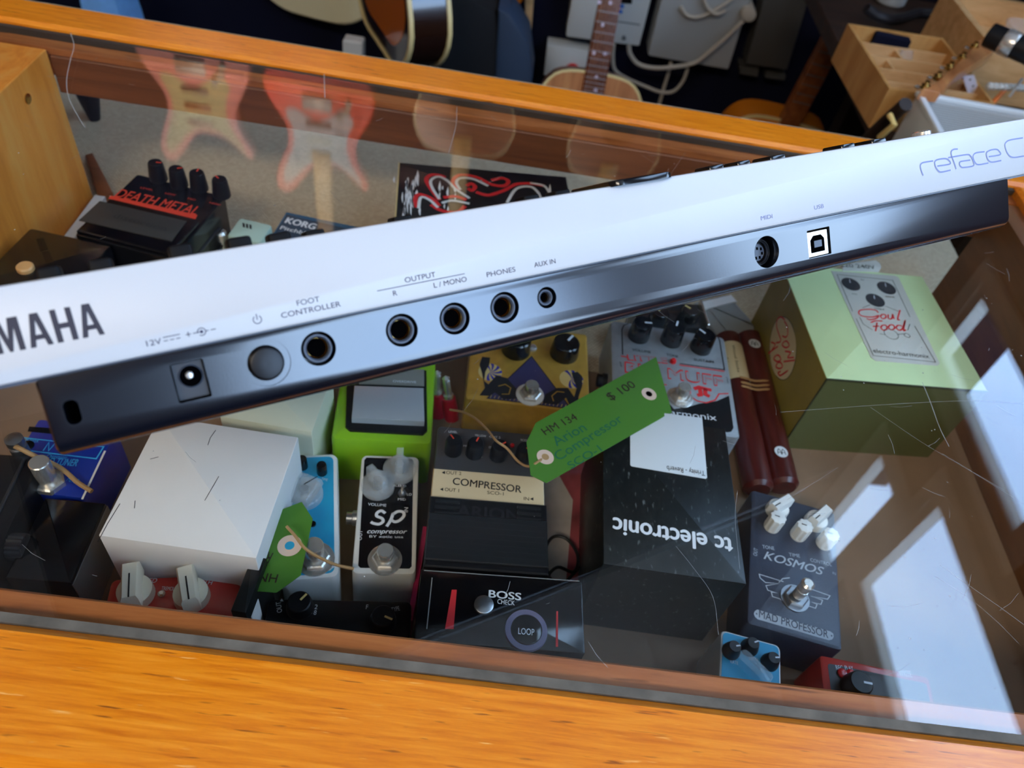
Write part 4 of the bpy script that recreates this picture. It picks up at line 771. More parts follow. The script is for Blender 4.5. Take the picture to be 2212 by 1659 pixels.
pdisc(fr, t, H_(335, 790), h, .004, 'black_gloss', 'indicator_light', .001)
c = fr.loc(H_(600, 1240), h); s_ = G().lathe([(.0062, h + .004), (.0062, h + .024), (.0056, h + .0245)], c.x, c.y, 28).build('footswitch', 'chrome', t); G().lathe([(.0105, h), (.0105, h + .004), (.009, h + .0048)], c.x, c.y, 6).build('nut', 'chrome', s_, ang=20)
tag(G().tube(smooth([at(*H_(140, 780), -.092), at(*H_(250, 830), -.090), at(*H_(400, 905), -.094), at(*H_(590, 985), -.104), at(*H_(760, 1080), -.108), at(*H_(930, 1230), -.110), at(*H_(1095, 1335), -.111)], 6), .0016, 8).build('string', 'twine'), 'thick tan string across the blue tuner pedal', 'string')

# black things in the front left corner
fr, w, l, h = frame((-110, 965), E_(190, 395), E_(20, 1090), (-230, 1200), -.100)
t = thing('volume_pedal', 'black pedal with raised edges and ribbed knob in the front left corner', 'effects pedal', fr.M, 'effects pedals in the case'); body(t, w, l, h, .003, 'black_plastic', .002)
G().box(w / 2 - .011, w / 2 - .009, -l / 2 + .004, l / 2 - .004, h - .001, h + .0016, .0004).build('edge_trim', 'charcoal', t)
c = fr.loc(E_(120, 790), h - .01); kn = G(Matrix.Translation((w / 2 - .003, -.022, h - .010)) @ Matrix.Rotation(math.pi / 2, 4, 'Y')).slab([(.008 * (1 + .05 * math.cos(18 * a)) * math.cos(a), .008 * (1 + .05 * math.cos(18 * a)) * math.sin(a)) for a in [2 * math.pi * j / 108 for j in range(108)]], 0, .012, .001).build('ribbed_knob', 'charcoal', t)
c = Vector((-.004, l / 2 - .006)); G(Matrix.Translation((w / 2 - .016, l / 2 + .004, h - .004))).lathe([(.0055, 0), (.0055, .008), (.0045, .0082), (.0045, .011), (.0055, .0112), (.0055, .016), (.003, .0165)], 0, 0, 24).build('socket', 'steel', t)
fr, w, l, h = frame(E_(270, 640), E_(672, 668), E_(450, 1200), E_(60, 1130), -.110)
t = thing('pedal_box', 'glossy black box with a worn gold-glinting top in front of the blue tuner', 'box', fr.M); body(t, w, l, h, .0006, 'black_gloss', .001); G().box(w / 2 - .0002, w / 2 + .0006, -l / 2, l / 2, 0, h - .003).build('side_panel', 'box_edge_grey', t)

# black loop switch in its window box
fr, w, l, h = frame(A_(972, 1168), A_(1848, 1228), A_(1888, 1640), A_(900, 1560), -.078)
t = thing('looper_box', 'black window box showing a loop pedal, in front of the ribbed compressor', 'box', fr.M); body(t, w, l, h, .0008, 'black_gloss', .0008); z = h + e0
ipx(fr, t, 'box_edge_grey', [[A_(1020, 1212), A_(990, 1500)], [A_(975, 1172), A_(1845, 1232)]], z, .0006, 'edge_line'); ppoly(fr, t, [A_(1130, 1280), A_(1158, 1280), A_(1140, 1500), A_(1092, 1500)], z, 'red_ink', 'red_strip'); ppoly(fr, t, [A_(1715, 1400), A_(1725, 1400), A_(1725, 1600), A_(1712, 1600)], z, 'red_ink', 'red_strip')
tpx(fr, t, 'BOSS', 'plate_grey', A_(1335, 1322), A_(1518, 1340), .0046, z, bold=.03); tpx(fr, t, 'CHECK', 'plate_grey', A_(1385, 1358), A_(1482, 1368), .0030, z)
c = fr.loc(A_(1308, 1370), h); kn = G().lathe([(.0058, h), (.0058, h + .002), (.0052, h + .0024)], c.x, c.y, 32).build('check_button', 'steel', t)
c = fr.loc(A_(1545, 1512), h); rg = G().lathe([(.0128, h), (.0125, h + .002), (.0094, h + .0022), (.0092, h + .0004)], c.x, c.y, 40, False).build('loop_ring', 'purple_grey', t); lp = G().lathe([(.0092, h), (.0090, h + .0022), (.0084, h + .0026)], c.x, c.y, 40).build('loop_button', 'black_gloss', t)
tpx(fr, lp, 'LOOP', 'white_ink', A_(1502, 1528), A_(1592, 1536), .0038, h + .0027)

# black pedal under the front ledge
fr, w, l, h = frame(A_(100, 1300), A_(890, 1368), A_(905, 1700), A_(60, 1640), -.118)
t = thing('preamp_pedal', 'low black pedal with cream pointer knobs, cut off by the front ledge', 'effects pedal', fr.M, 'effects pedals in the case'); body(t, w, l, h, .004, 'black_plastic', .002); z = h + e0
for i, p in enumerate(((275, 1345), (745, 1425))): pk(fr, t, A_(*p), h, .0085, .009, 'black_plastic', line='stripe_cream', ang=(.9, -.4)[i])
for (s_, a, b_) in (('OUT', (180, 1405), (172, 1345)), ('2', (360, 1388), (376, 1389)), ('8', (355, 1420), (370, 1421)), ('F', (648, 1388), (660, 1389)), ('K', (762, 1400), (778, 1402)), ('TYPE', (795, 1405), (840, 1395))): tpx(fr, t, s_, 'plate_grey', A_(*a), A_(*b_), .0030, z)
ipx(fr, t, 'plate_grey', [[A_(318, 1378), A_(352, 1381)], [A_(330, 1410), A_(348, 1412)]], z, .0005, 'scale_mark'); ppoly(fr, t, [A_(178, 1328), A_(188, 1345), A_(168, 1345)], z, 'plate_grey', 'arrow_mark')

# little light blue pedal at the front ledge
fr, w, l, h = frame(C_(955, 1068), C_(1318, 1165), C_(1340, 1750), C_(900, 1640), -.112)
t = thing('chorus_pedal', 'small light blue pedal with three black knobs, cut off by the front ledge', 'effects pedal', fr.M, 'effects pedals in the case'); body(t, w, l, h, .004, 'white_paint', .0018); G().rbox(0, 0, w - .003, l - .003, .003, h - .001, h + e0).build('blue_face', 'sky_blue_enamel', t)
for i, p in enumerate(((1032, 1172), (1150, 1150), (1282, 1245))): pk(fr, t, C_(*p), h, .0058, .009, 'charcoal', ang=(.4, .6, .3)[i], taper=.7)
c = fr.loc(C_(1135, 1330), h); G(Matrix.Translation((c.x, c.y, h)) @ Matrix.Rotation(-.6, 4, 'Z')).rbox(0, 0, .024, .009, .003, 0, .008, .001).build('clear_knob', 'clear_plastic', t)
z = h + 2 * e0; tpx(fr, t, 'RATE', 'plate_grey', C_(1000, 1280), C_(1050, 1292), .0022, z); tpx(fr, t, 'DEPTH', 'plate_grey', C_(1120, 1258), C_(1178, 1270), .0022, z)

# red framed looper in the right front corner
fr, w, l, h = frame(J_(250, 612), J_(1250, 690), J_(1380, 1300), J_(190, 1180), -.118)
t = thing('looper_pedal', 'red edged dark looper with record and play lights in the front right corner', 'effects pedal', fr.M, 'effects pedals in the case'); body(t, w, l, h, .003, 'red_enamel', .0015); G().rbox(.001, -.001, w - .008, l - .008, .002, h - .001, h + e0).build('face_plate', 'charcoal', t)
z = h + 2 * e0; tpx(fr, t, 'REC', 'white_ink', J_(345, 680), J_(415, 684), .0030, z); tpx(fr, t, 'PLAY', 'white_ink', J_(435, 684), J_(518, 690), .0030, z); tpx(fr, t, 'WRITE', 'white_ink', J_(975, 745), J_(1100, 757), .0042, z, bold=.03)
for p, mt in (((400, 718), 'led_red'), ((485, 725), 'led_red')): pdisc(fr, t, J_(*p), h + .0002, .0032, mt, 'indicator_light', .0012)
ipx(fr, t, 'black_ink', [[J_(560, 715), J_(800, 740), J_(800, 800)]], z, .001, 'bracket_line'); pk(fr, t, J_(600, 800), h, .009, .012, 'black_plastic')

# death metal pedal
fr, w, l, h = frame((301, 388), (508, 418), (361, 552), (141, 507), -.098)
t = thing('distortion_pedal', 'black distortion pedal with red scrawled lettering and four tall knobs', 'effects pedal', fr.M, 'effects pedals in the case')
body(t, w, l, h, .003, 'black_enamel', .002); z = h + .0003
yb = fr.loc((308, 455), h).y; tr = G().box(-w / 2 + .002, w / 2 - .002, -l / 2 + .002, fr.loc((300, 452), h).y, h - .001, h + .004, .0012).build('treadle', 'black_gloss', t)
zz = h + .0042; ppoly(fr, tr, [F_(645, 1300), F_(1205, 1430), F_(1110, 1560), F_(510, 1425)], zz, 'pad_rubber', 'rubber_pad', .0006); text(tr, 'distortion', 'charcoal', 0, -.022, zz + .0008, .006, width=w * .55, al='C')
ppoly(fr, t, [F_(712, 1262), F_(1275, 1388), F_(1262, 1415), F_(700, 1282)], z, 'orange_red_ink', 'red_underline')
tpx(fr, t, 'DEATH METAL', 'orange_red_ink', F_(735, 1268), F_(1262, 1388), F_(750, 1213), z, bold=.015, shear=.1)
for i, p in enumerate(((1000, 1048), (1135, 1088), (1268, 1112), (1415, 1155))): pk(fr, t, F_(*p), h, .0080, .018, 'black_plastic', line='orange_red_ink', ang=(.3, .6, 1.7, 2.6)[i], taper=.82)
for (s_, a, b_) in (('LEVEL', (905, 1215), (985, 1232)), ('LOW', (1065, 1250), (1130, 1265)), ('MID', (1210, 1285), (1260, 1296)), ('HIGH', (1350, 1312), (1420, 1328))): tpx(fr, t, s_, 'orange_red_ink', F_(*a), F_(*b_), .0022, z)
for dz in (.3, .62): G().box(w / 2 - .0003, w / 2 + .0012, -l / 2 + .006, l / 2 - .02, h * dz, h * dz + .003, .0004).build('side_groove', 'charcoal', t)

# mint pedal, blue tuner box and picture box at the back
fr, w, l, h = frame(F_(1560, 1405), F_(1750, 1450), F_(1690, 1570), F_(1450, 1520), -.120)
t = thing('tuner_device', 'pale mint green tuner half hidden behind the keyboard, left of the blue box', 'tuner', fr.M); body(t, w, l, h, .003, 'mint', .002); z = h + e0
for i in range(3): ppoly(fr, t, [F_(1565 + i * 22, 1438 + i * 5), F_(1580 + i * 22, 1442 + i * 5), F_(1582 + i * 22, 1470 + i * 5), F_(1567 + i * 22, 1466 + i * 5)], z, 'black_ink', 'digit_mark')
c = fr.loc(F_(1430, 1540), 0); jk = G(Matrix.Translation(at(*F_(1430, 1545), -.135))).lathe([(.004, -.025), (.004, 0), (.006, .001), (.006, .008), (.004, .010)], 0, 0, 16).build('jack_plug', 'chrome'); tag(jk, 'small chrome jack plug standing beside the mint green tuner', 'jack plug')
fr, w, l, h = frame(F_(1860, 1365), F_(2330, 1475), F_(2280, 1640), F_(1740, 1530), -.125)
t = thing('tuner_box', 'flat blue tuner box with white lettering peeking over the keyboard', 'box', fr.M); body(t, w, l, h, .0006, 'box_blue', .0006); z = h + e0
ppoly(fr, t, [F_(1850, 1385), F_(2310, 1492), F_(2275, 1625), F_(1770, 1510)], z, 'box_blue_dark', 'dark_panel'); tpx(fr, t, 'KORG', 'white_ink', F_(1835, 1437), F_(2030, 1483), .0085, z + .0001, bold=.06); tpx(fr, t, 'Pitchblack', 'white_ink', F_(1805, 1478), F_(2050, 1536), .0052, z + .0001, bold=.02)
fr, w, l, h = frame(T_(475, 1065), T_(1600, 1130), T_(1580, 1480), T_(470, 1440), -.085)
t = thing('picture_box', 'black box printed with red and white flourishes behind the keyboard', 'box', fr.M); body(t, w, l, h, .0006, 'black_card', .0006); z = h + e0
bx = at(*T_(475, 1065), -.085)
G().box(-w / 2 - .0004, -w / 2 + .0002, -l / 2, l / 2, 0, h - .001).build('side_panel', 'charcoal', t); G().box(-w / 2 - .0006, -w / 2 + .0006, -l / 2, l / 2, h - .0010, h + .0002).build('worn_edge', 'binding', t)
rn = random.Random(11)
for i in range(34):
    x = rn.choice((rn.gauss(545, 32), rn.gauss(560, 40), rn.gauss(1450, 60), rn.gauss(770, 40))); y = rn.uniform(1150, 1390); hh = rn.uniform(15, 60); a = rn.uniform(3, 11)
    ppoly(fr, t, [T_(x - a, y), T_(x + a * .3, y - hh), T_(x + a, y - hh * .3), T_(x + a * .6, y + hh), T_(x - a * .4, y + hh * .6)], z, 'white_ink', 'paint_stroke')
FL = [[(745, 1290), (690, 1220), (660, 1160), (690, 1130), (740, 1130), (785, 1145)], [(600, 1340), (590, 1280), (620, 1255), (700, 1285), (745, 1330)], [(870, 1230), (830, 1180), (860, 1135), (920, 1130), (1000, 1150), (1080, 1190), (1160, 1200), (1190, 1170), (1150, 1150), (1080, 1165)], [(980, 1240), (1060, 1260), (1160, 1230), (1240, 1190), (1340, 1185), (1420, 1200)], [(920, 1200), (950, 1185), (975, 1205), (955, 1230), (930, 1215)], [(770, 1275), (850, 1268), (920, 1290)], [(690, 1320), (760, 1360), (860, 1370), (910, 1330)]]
FW = [[(745, 1285), (700, 1215), (690, 1165), (740, 1140), (800, 1170), (850, 1220), (940, 1280)], [(880, 1225), (855, 1180), (880, 1150), (960, 1155), (1060, 1200)], [(610, 1345), (625, 1275), (680, 1290), (735, 1340)], [(760, 1310), (830, 1295), (940, 1315)], [(1180, 1310), (1240, 1220), (1330, 1205), (1380, 1240), (1400, 1280)], [(1330, 1180), (1420, 1200), (1460, 1250)]]
for st in FL: ipx(fr, t, 'red_ink', [[tuple(p) for p in [(v.x, v.y) for v in smooth([(*T_(*p), 0) for p in st], 5)]]], z + .0001, .0042, 'red_flourish')
for st in FW: ipx(fr, t, 'plate_grey', [[tuple(p) for p in [(v.x, v.y) for v in smooth([(*T_(*p), 0) for p in st], 5)]]], z + .0002, .0030, 'white_flourish')

# black box at the left, behind the keyboard end
fr, w, l, h = frame((75, 498), (250, 528), (140, 640), (-75, 615), -.098)
t = thing('volume_pedal', 'dark pedal with a round cream button against the plywood end block', 'effects pedal', fr.M, 'effects pedals in the case'); body(t, w, l, h, .003, 'black_enamel', .002)
mk('tan_button', (224, 172, 112), .4); c = fr.loc((56, 582), h); G().lathe([(.0065, h), (.0065, h + .003), (.0055, h + .004)], c.x, c.y, 24).build('round_button', 'tan_button', t)
for (p) in ((91, 528), (103, 556)): ppoly(fr, t, [(p[0] - 13, p[1] - 12), (p[0] + 3, p[1] - 14), (p[0] + 13, p[1] + 10), (p[0] - 4, p[1] + 14)], h + e0, 'black_gloss', 'painted_reflection')  # mirror images of the keyboard's knobs, painted on the pedal as black shapes
wh = frame((205, 420), (210, 432), (138, 518), (126, 514), -.150); fr, w, l, h = wh
a, b_ = at(203, 424, -.15), at(128, 520, -.15)
t = thing('card_strip', 'narrow white card strip along the foot of the plywood end block', 'card', Matrix.Translation(((a.x + b_.x) / 2 + .006, (a.y + b_.y) / 2, ZG - .1597))); G().box(-.004, .006, -abs(a.y - b_.y) / 2, abs(a.y - b_.y) / 2, 0, .012, .0006).build('card', 'plate_grey', t)

# knobs of a black pedal behind the silver one, red plugs, cloth and cable
fr, w, l, h = frame(L_(-60, 520), L_(960, 480), L_(1010, 860), L_(-40, 880), -.122)
t = thing('echo_pedal', 'black pedal with chrome frame and squat knobs just behind the silver pedal', 'effects pedal', fr.M, 'effects pedals in the case'); body(t, w, l, h, .003, 'black_enamel', .002)
for p in ((330, 640), (790, 610)): pk(fr, t, L_(*p), h, .0095, .012, 'black_gloss', line='stripe_cream', ang=2.4)
G().box(w / 2 - .004, w / 2 - .002, -l / 2, l / 2, h - .001, h + .006, .0005).build('chrome_edge', 'chrome', t)
a = at(*L_(1300, 730), -.145); t = thing('plastic_pouch', 'translucent grey plastic pouch between the silver pedal and the green box', 'pouch', Matrix.Translation((a.x, a.y, ZG - .1592)) @ Matrix.Rotation(.5, 4, 'Z'))
G().prism(rrect(0, 0, .05, .06, .008), [(.004, 0), (0, .004), (.002, .014), (.010, .019)]).build('pouch', 'device_grey', t); G().box(-.02, .02, .012, .022, .0185, .020).build('sealed_edge', 'white_card', t)
for i, (tip, bs, lab) in enumerate((((962, 812), (972, 880), 'chrome jack plug with a red sleeve beside the lime green pedal'), ((944, 800), (946, 872), 'jack plug with a red sleeve touching the lime green pedal'))):
    a, b_ = at(*bs, -.150), at(*tip, -.120); d = (b_ - a).normalized(); X = Matrix.Translation(a) @ d.to_track_quat('Z', 'Y').to_matrix().to_4x4(); t = thing('jack_plug', lab, 'jack plug', X, 'red sleeved jack plugs'); ln = (b_ - a).length
    G().lathe([(.0062, -.012), (.0066, 0), (.0060, ln * .30), (.0045, ln * .32)], 0, 0, 20).build('sleeve', 'red_plastic', t); G().lathe([(.0045, ln * .30), (.0045, ln * .42), (.0032, ln * .43), (.0032, ln * .86), (.0026, ln * .88), (.0034, ln * .93), (.0004, ln)], 0, 0, 20).build('tip', 'chrome', t)
a = at(1215, 1110, -.150); t = thing('photo_card', 'pink and white printed card lying between ribbed compressor and long black box', 'card', Matrix.Translation((at(1222, 1120, -.15).x, at(1222, 1120, -.15).y, ZG - .1597)))
G().box(-.024, .016, -.055, .075, 0, .006, .0004).build('card', 'photo_red', t); G().prism([(-.020, -.05), (.002, -.05), (.006, .02), (-.010, .05), (-.022, .03)], [(0, .0061), (0, .0064)]).build('pale_figure', 'photo_pale', t)
cb = G().tube(smooth([at(1185, 1250, -.147), at(1178, 1190, -.146), at(1195, 1160, -.144), at(1225, 1165, -.144), at(1248, 1200, -.145), at(1240, 1235, -.146), at(1205, 1225, -.143), at(1186, 1245, -.145), at(1215, 1260, -.147), at(1252, 1225, -.148)], 6), .0012, 8).build('cable', 'black_plastic'); tag(cb, 'thin black cable coiled on the pink printed card', 'cable')
t = thing('card_strip', 'bright pink card edge showing left of the ribbed compressor', 'card', Matrix.Translation((at(909, 1200, -.13).x, at(909, 1200, -.13).y, ZG - .1597))); G().box(-.0016, .0016, -.05, .02, 0, .035).build('card', 'pink_card', t)

a = [at(*q, -.150) for q in ((184, 335), (200, 330), (243, 415), (214, 432))]; c = sum(a, Vector()) / 4; t = thing('wooden_strip', 'reddish brown wooden strip lying behind the plywood end block', 'wood strip', Matrix.Translation((c.x, c.y, ZG - .1597))); G().slab([(q.x - c.x, q.y - c.y) for q in a], 0, .010, .0008).build('strip', 'apron_wood', t)
a = at(200, 240, -.15); t = thing('rubber_peg', 'small black tapered peg standing under the back apron at the far left', 'peg', Matrix.Translation((a.x, a.y, ZG - .1597))); G().lathe([(.006, 0), (.012, .03), (.012, .034)], 0, 0, 16).build('peg', 'black_plastic', t)
# ------------------------------------------------------------------ things behind the counter
R_ = sc_(1660, 0, 4.007); X_ = sc_(1150, 0, 4.022)
def upm(p): return Matrix(((1, 0, 0, p.x), (0, 0, -1, p.y), (0, 1, 0, p.z), (0, 0, 0, 1)))       # upright frame: x right, y up, z towards the counter
def up(name, label, cat, px, y, floor=False, group=None):
    o = aty(*px, y)
    if floor: o.z = 0
    M = upm(o); return Fr(M), thing(name, label, cat, M, group), o
def uslab(fr, t, pts, z0, z1, mat, name, b=0, label=None): return G().slab([fr.loc(p, z1) for p in pts], z0, z1, b).build(name, mat, t, label)
def mloc(fr, p, z):                      # where a photo point seen mirrored in the glass top lies on the plane z of the frame
    d = ray(*p); d.z = -d.z; c = fr.I @ Vector((0, 0, ZG - .35)); d = fr.R @ d; q = c + d * ((z - c.z) / d.z); return Vector((q.x, q.y))
def mcurve(pts, n=5): return [(v.x, v.y) for v in smooth([(x, y, 0) for x, y in pts] + [(*pts[0], 0)], n)[:-1]]
ac_body = lambda wu, ww, wl, L: mcurve([(0, 0), (wl * .32, L * .02), (wl * .5, L * .22), (ww * .5, L * .56), (wu * .5, L * .80), (wu * .36, L * .97), (0, L), (-wu * .36, L * .97), (-wu * .5, L * .80), (-ww * .5, L * .56), (-wl * .5, L * .22), (-wl * .32, L * .02)])
def acoustic(t, wu, ww, wl, L, mat, depth=.09, neck=True, nl=.36, y0=0, hole=True):
    o = ac_body(wu, ww, wl, L); bd = G().prism(o, [(0, -depth), (0, 0)]).build('body', mat if mat != 'cedar_top' else 'rosewood', t)
    G().prism(o, [(-.0022, -.006), (-.0022, .0005), (.004, .0006), (.004, -.001)]).build('binding', 'binding', bd); G().prism(o, [(.0035, -.001), (.0035, .0004 + .0004)]).build('soundboard', mat, bd)
    if hole: G().prism(circ(0, L * .66, .048, 28), [(0, .0006), (0, .0012)]).build('sound_hole', 'hole_black', bd)
    if neck:
        G().slab([(-.026, L - .06), (.026, L - .06), (.0215, L + nl), (-.0215, L + nl)], -.020, .008, .002).build('neck', 'rosewood', t)
        return [(-.026, L - .06), (.0215, L + nl)]
# acoustic guitar on the floor in the middle
fr, t, o = up('acoustic_guitar', 'small cedar topped acoustic guitar leaning below the cream meter', 'guitar', (1288, 158), 1.62, True, 'acoustic guitars on the floor')
tp = aty(1288, 158, 1.70); tl = math.radians(20); ax = Vector((0, math.sin(tl), math.cos(tl))); L = (tp.z - .035) / ax.z; bp_ = tp - ax * L
M = Matrix(((1, 0, 0, bp_.x), (0, ax.y, -ax.z, bp_.y), (0, ax.z, ax.y, bp_.z), (0, 0, 0, 1))); fr = Fr(M); t.matrix_world = M; acoustic(t, .255, .21, .34, L, 'cedar_top')
nk = t.children[-1]; zf = .0085
for i, yy in enumerate((75, 170, 262, 345, 430, 500, 562, 618, 668, 712, 752, 790)):
    a = fr.loc(X_(500, yy + 4), zf); G().box(-.0235, .0235, a.y - .0008, a.y + .0008, .0075, .0092).build('fret', 'steel', nk)
for (x, y) in ((583, 18), (680, 25), (610, 215), (533, 460), (632, 465), (558, 670), (548, 785)):
    a = fr.loc(X_(x, y), zf); G().face([(p[0], p[1], .0086) for p in circ(a.x, a.y, .0042, 14)]).build('inlay_dot', 'pearl', nk)
for i in range(6): x = -.018 + i * .0072; G().tube([(x, L - .05, .011), (x * .86, L + .36, .011)], .0006, 5).build('string', 'steel', nk)
G().slab([(-.021, L + .36), (.021, L + .36), (.034, L + .40), (.030, L + .53), (-.030, L + .53), (-.034, L + .40)], -.018, .002, .002).build('headstock', 'rosewood', t)
# guitar leaning at the right
pa, pb_ = aty(1700, 276, 1.84), aty(1847, 0, 1.84); ax = (pb_ - pa).normalized(); pt = pa - ax * ((pa.z - .03) / ax.z)
lx = ax.cross(Vector((0, -1, 0))).normalized(); lz = lx.cross(ax)
M = Matrix(((lx.x, ax.x, lz.x, pt.x), (lx.y, ax.y, lz.y, pt.y), (lx.z, ax.z, lz.z, pt.z), (0, 0, 0, 1))); t = thing('acoustic_guitar', 'leaning guitar with long brown fretboard and amber body left of the wooden tray', 'guitar', M, 'acoustic guitars on the floor')
L = (pa - pt).length + .015; acoustic(t, .29, .25, .36, L, 'amber_body', nl=.55); t.children[-1].data.materials[0] = MATS['headstock_wood']; nk = t.children[-1]; fr = Fr(M)
for i, (x0, y0, x1, y1) in enumerate(((650, 95, 790, 140), (570, 200, 640, 245), (490, 320, 600, 365), (430, 435, 590, 492), (360, 540, 520, 590), (300, 625, 480, 690), (250, 705, 430, 770), (220, 785, 380, 850), (180, 850, 350, 925))):
    a = fr.loc(R_((x0 + x1) / 2, (y0 + y1) / 2), .0085); G().box(-.0235, .0235, a.y - .0009, a.y + .0009, .0075, .0092).build('fret', 'cast_grey', nk)
G().slab([(-.021, L + .55), (.021, L + .55), (.034, L + .59), (.030, L + .72), (-.030, L + .72), (-.034, L + .59)], -.018, .002, .002).build('headstock', 'rosewood', t)
# sunburst guitar turned to the left on its stand
c = aty(822, 97, 1.56); M = upm(c) @ Matrix.Rotation(-1.08, 4, 'Y'); t = thing('semi_acoustic_guitar', 'dark sunburst guitar with cream bound edges on a white stand post', 'guitar', M)
o = ac_body(.24, .22, .36, .46); bd = G().prism(o, [(0, -.075), (0, 0)]).build('body', 'sunburst_dark', t)
for z in (0, -.075): G().prism(o, [(-.0030, z - .004), (-.0030, z + .004), (.003, z + .0045), (.003, z - .004)]).build('binding', 'binding', bd)
G().prism(o, [(.003, 0), (.003, .001)]).build('soundboard', 'sunburst_dark', bd); G().prism(ac_body(.18, .16, .29, .38), [(0, .001), (0, .0016)]).build('amber_patch', 'sunburst_amber', bd).location.y = .035
G().slab([(-.022, .40), (.022, .40), (.02, .85), (-.02, .85)], -.02, .012, .002).build('neck', 'rosewood', t)
sp = aty(765, 105, 1.56); t = thing('guitar_stand', 'white stand post under the dark sunburst guitar', 'guitar stand', Matrix.Translation((sp.x, sp.y, 0)))
G().box(-.020, .020, -.015, .015, .02, sp.z + .022, .003).build('post', 'device_white', t); G().box(-.12, .12, -.12, .12, 0, .02, .004).build('foot', 'device_grey', t)
# cream electric guitar and a second sunburst
strat = [(0, 0), (.25, .012), (.42, .085), (.49, .2), (.46, .32), (.37, .45), (.31, .56), (.33, .68), (.40, .78), (.43, .86), (.385, .885), (.30, .83), (.20, .76), (.10, .735), (0, .735), (-.08, .75), (-.16, .82), (-.26, .93), (-.35, 1.0), (-.43, .98), (-.455, .88), (-.39, .74), (-.31, .60), (-.32, .46), (-.42, .33), (-.49, .2), (-.43, .085), (-.25, .012)]
guard = [(.20, .28), (.30, .36), (.25, .47), (.235, .57), (.27, .68), (.345, .79), (.37, .85), (.29, .79), (.16, .71), (.07, .70), (-.06, .71), (-.17, .77), (-.27, .86), (-.36, .92), (-.375, .84), (-.31, .70), (-.25, .58), (-.26, .46), (-.31, .36), (-.22, .33), (-.05, .40), (.08, .36)]
def electric(label, M, mat, gmat, w=.32, l=.44, group=None, neck=True):
    t = thing('electric_guitar', label, 'guitar', M, group); S_ = lambda P: mcurve([(x * w, y * l) for x, y in P], 4)
    bd = G().prism(S_(strat), [(.004, -.044), (0, -.040), (0, -.005), (.005, 0)]).build('body', mat, t)
    if gmat:
        pg_ = G().prism(S_(guard), [(0, 0), (0, .0015)]).build('pickguard', gmat, t)
        for yy in (.42, .54, .66): G().rbox(-.005, yy * l, .075, .016, .006, .001, .006, .001).build('pickup', ('headstock_wood' if gmat == 'pickguard_cream' else 'cream_plastic') if yy != .42 else 'charcoal', pg_)
        for (x, y) in ((.12, .34), (.18, .30), (.20, .24)): G().lathe([(.011, 0), (.009, .012)], x * w + .02, y * l, 16).build('control_knob', 'cream_plastic', t)
        G().rbox(-.005, .27 * l, .085, .04, .003, 0, .010, .002).build('bridge', 'chrome', t)
    if not neck: return t
    G().slab([(-.027, .62 * l), (.027, .62 * l), (.021, l + .36), (-.021, l + .36)], -.012, .010, .002).build('neck', 'maple', t)
    G().slab([(-.021, l + .36), (.021, l + .36), (.024, l + .40), (.028, l + .53), (.01, l + .55), (-.045, l + .52), (-.05, l + .40)], -.012, .004, .002).build('headstock', 'maple', t)
    return t
c = aty(678, 43, 1.98); electric('cream solid body guitar whose rounded lower end hangs above the back rail', upm(c) @ Matrix.Rotation(-.18, 4, 'Y'), 'cream_paint', None, .33, .46, 'electric guitars along the back wall')
c = aty(1010, 36, 1.92); electric('dark sunburst electric guitar, only its lower edge showing above the black bag', upm(c) @ Matrix.Rotation(.1, 4, 'Z'), 'sunburst_amber', None, .30, .42, 'electric guitars along the back wall')
fr, t, o = up('gig_bag', 'tall black gig bag with a slate blue side standing by the wall', 'bag', (1000, 120), 1.80, True)
pts = [fr.loc(T_(*p), .03) for p in ((380, 260), (560, 60), (900, -40), (1110, 80), (1160, 300), (1170, 520))]; g = G(); q = [(p.x, p.y) for p in pts] + [(pts[-1].x + .02, .0), (pts[0].x, .0)]
g.slab(q, -.09, .03, .02).build('bag_body', 'black_cloth', t); pts = [fr.loc(T_(*p), .035) for p in ((1125, 60), (1200, 90), (1315, 275), (1345, 520))]; q2 = [(p.x, p.y) for p in pts]; q2 = q2 + [(q2[-1][0] + .01, 0), (q2[-1][0] - .115, 0), (q2[-1][0] - .09, q2[-1][1])]; G().slab(q2, -.08, .035, .006).build('side_panel', 'slate_vinyl', t)
fr, t, o = up('cloth_bundle', 'pale blue cloth hanging over something dark at the far left', 'cloth', (205, 10), 1.75, True); pts = [fr.loc(p, 0) for p in ((150, -70), (238, -70), (252, 10), (270, 60))]; G().slab([(p.x, p.y) for p in pts] + [(pts[-1].x + .03, 0), (pts[0].x - .04, 0)], -.10, 0, .02).build('cloth', 'pale_blue_cloth', t)
# wall fittings
yw = WB - .0005
def fit(name, label, cat, pts, dep, mat, group=None):
    c = (sum(p[0] for p in pts) / len(pts), sum(p[1] for p in pts) / len(pts)); fr, t, o = up(name, label, cat, c, yw, False, group); b_ = uslab(fr, t, pts, 0, dep, mat, 'housing', .004); return fr, t, b_
fr, t, b_ = fit('emergency_switch', 'white wall box with a domed red button left of the guitar neck', 'switch', [T_(1440, 290), T_(1715, 332), T_(1700, 485), T_(1418, 490)], .05, 'device_white')
c = fr.loc(T_(1602, 455), .05); G().lathe([(.020, .05), (.020, .058), (.016, .068), (.008, .073), (.0005, .074)], c.x, c.y, 24).build('red_button', 'led_red', t)
fr, t, b_ = fit('meter_box', 'cream wall meter with blue marks behind the guitar neck', 'meter', [X_(365, -160), X_(1060, -60), X_(1030, 0), X_(930, 398), X_(912, 402), X_(300, 322), X_(292, 300)], .06, 'device_white')
uslab(fr, t, [X_(770, -20), X_(868, -10), X_(865, 35), X_(765, 28)], .06, .061, 'black_gloss', 'display')
for p in ((780, 55), (768, 102)): c = fr.loc(X_(*p), .061); G().lathe([(.0052, .0598), (.0052, .0615)], c.x, c.y, 14).build('blue_button', 'blue_mark', t)
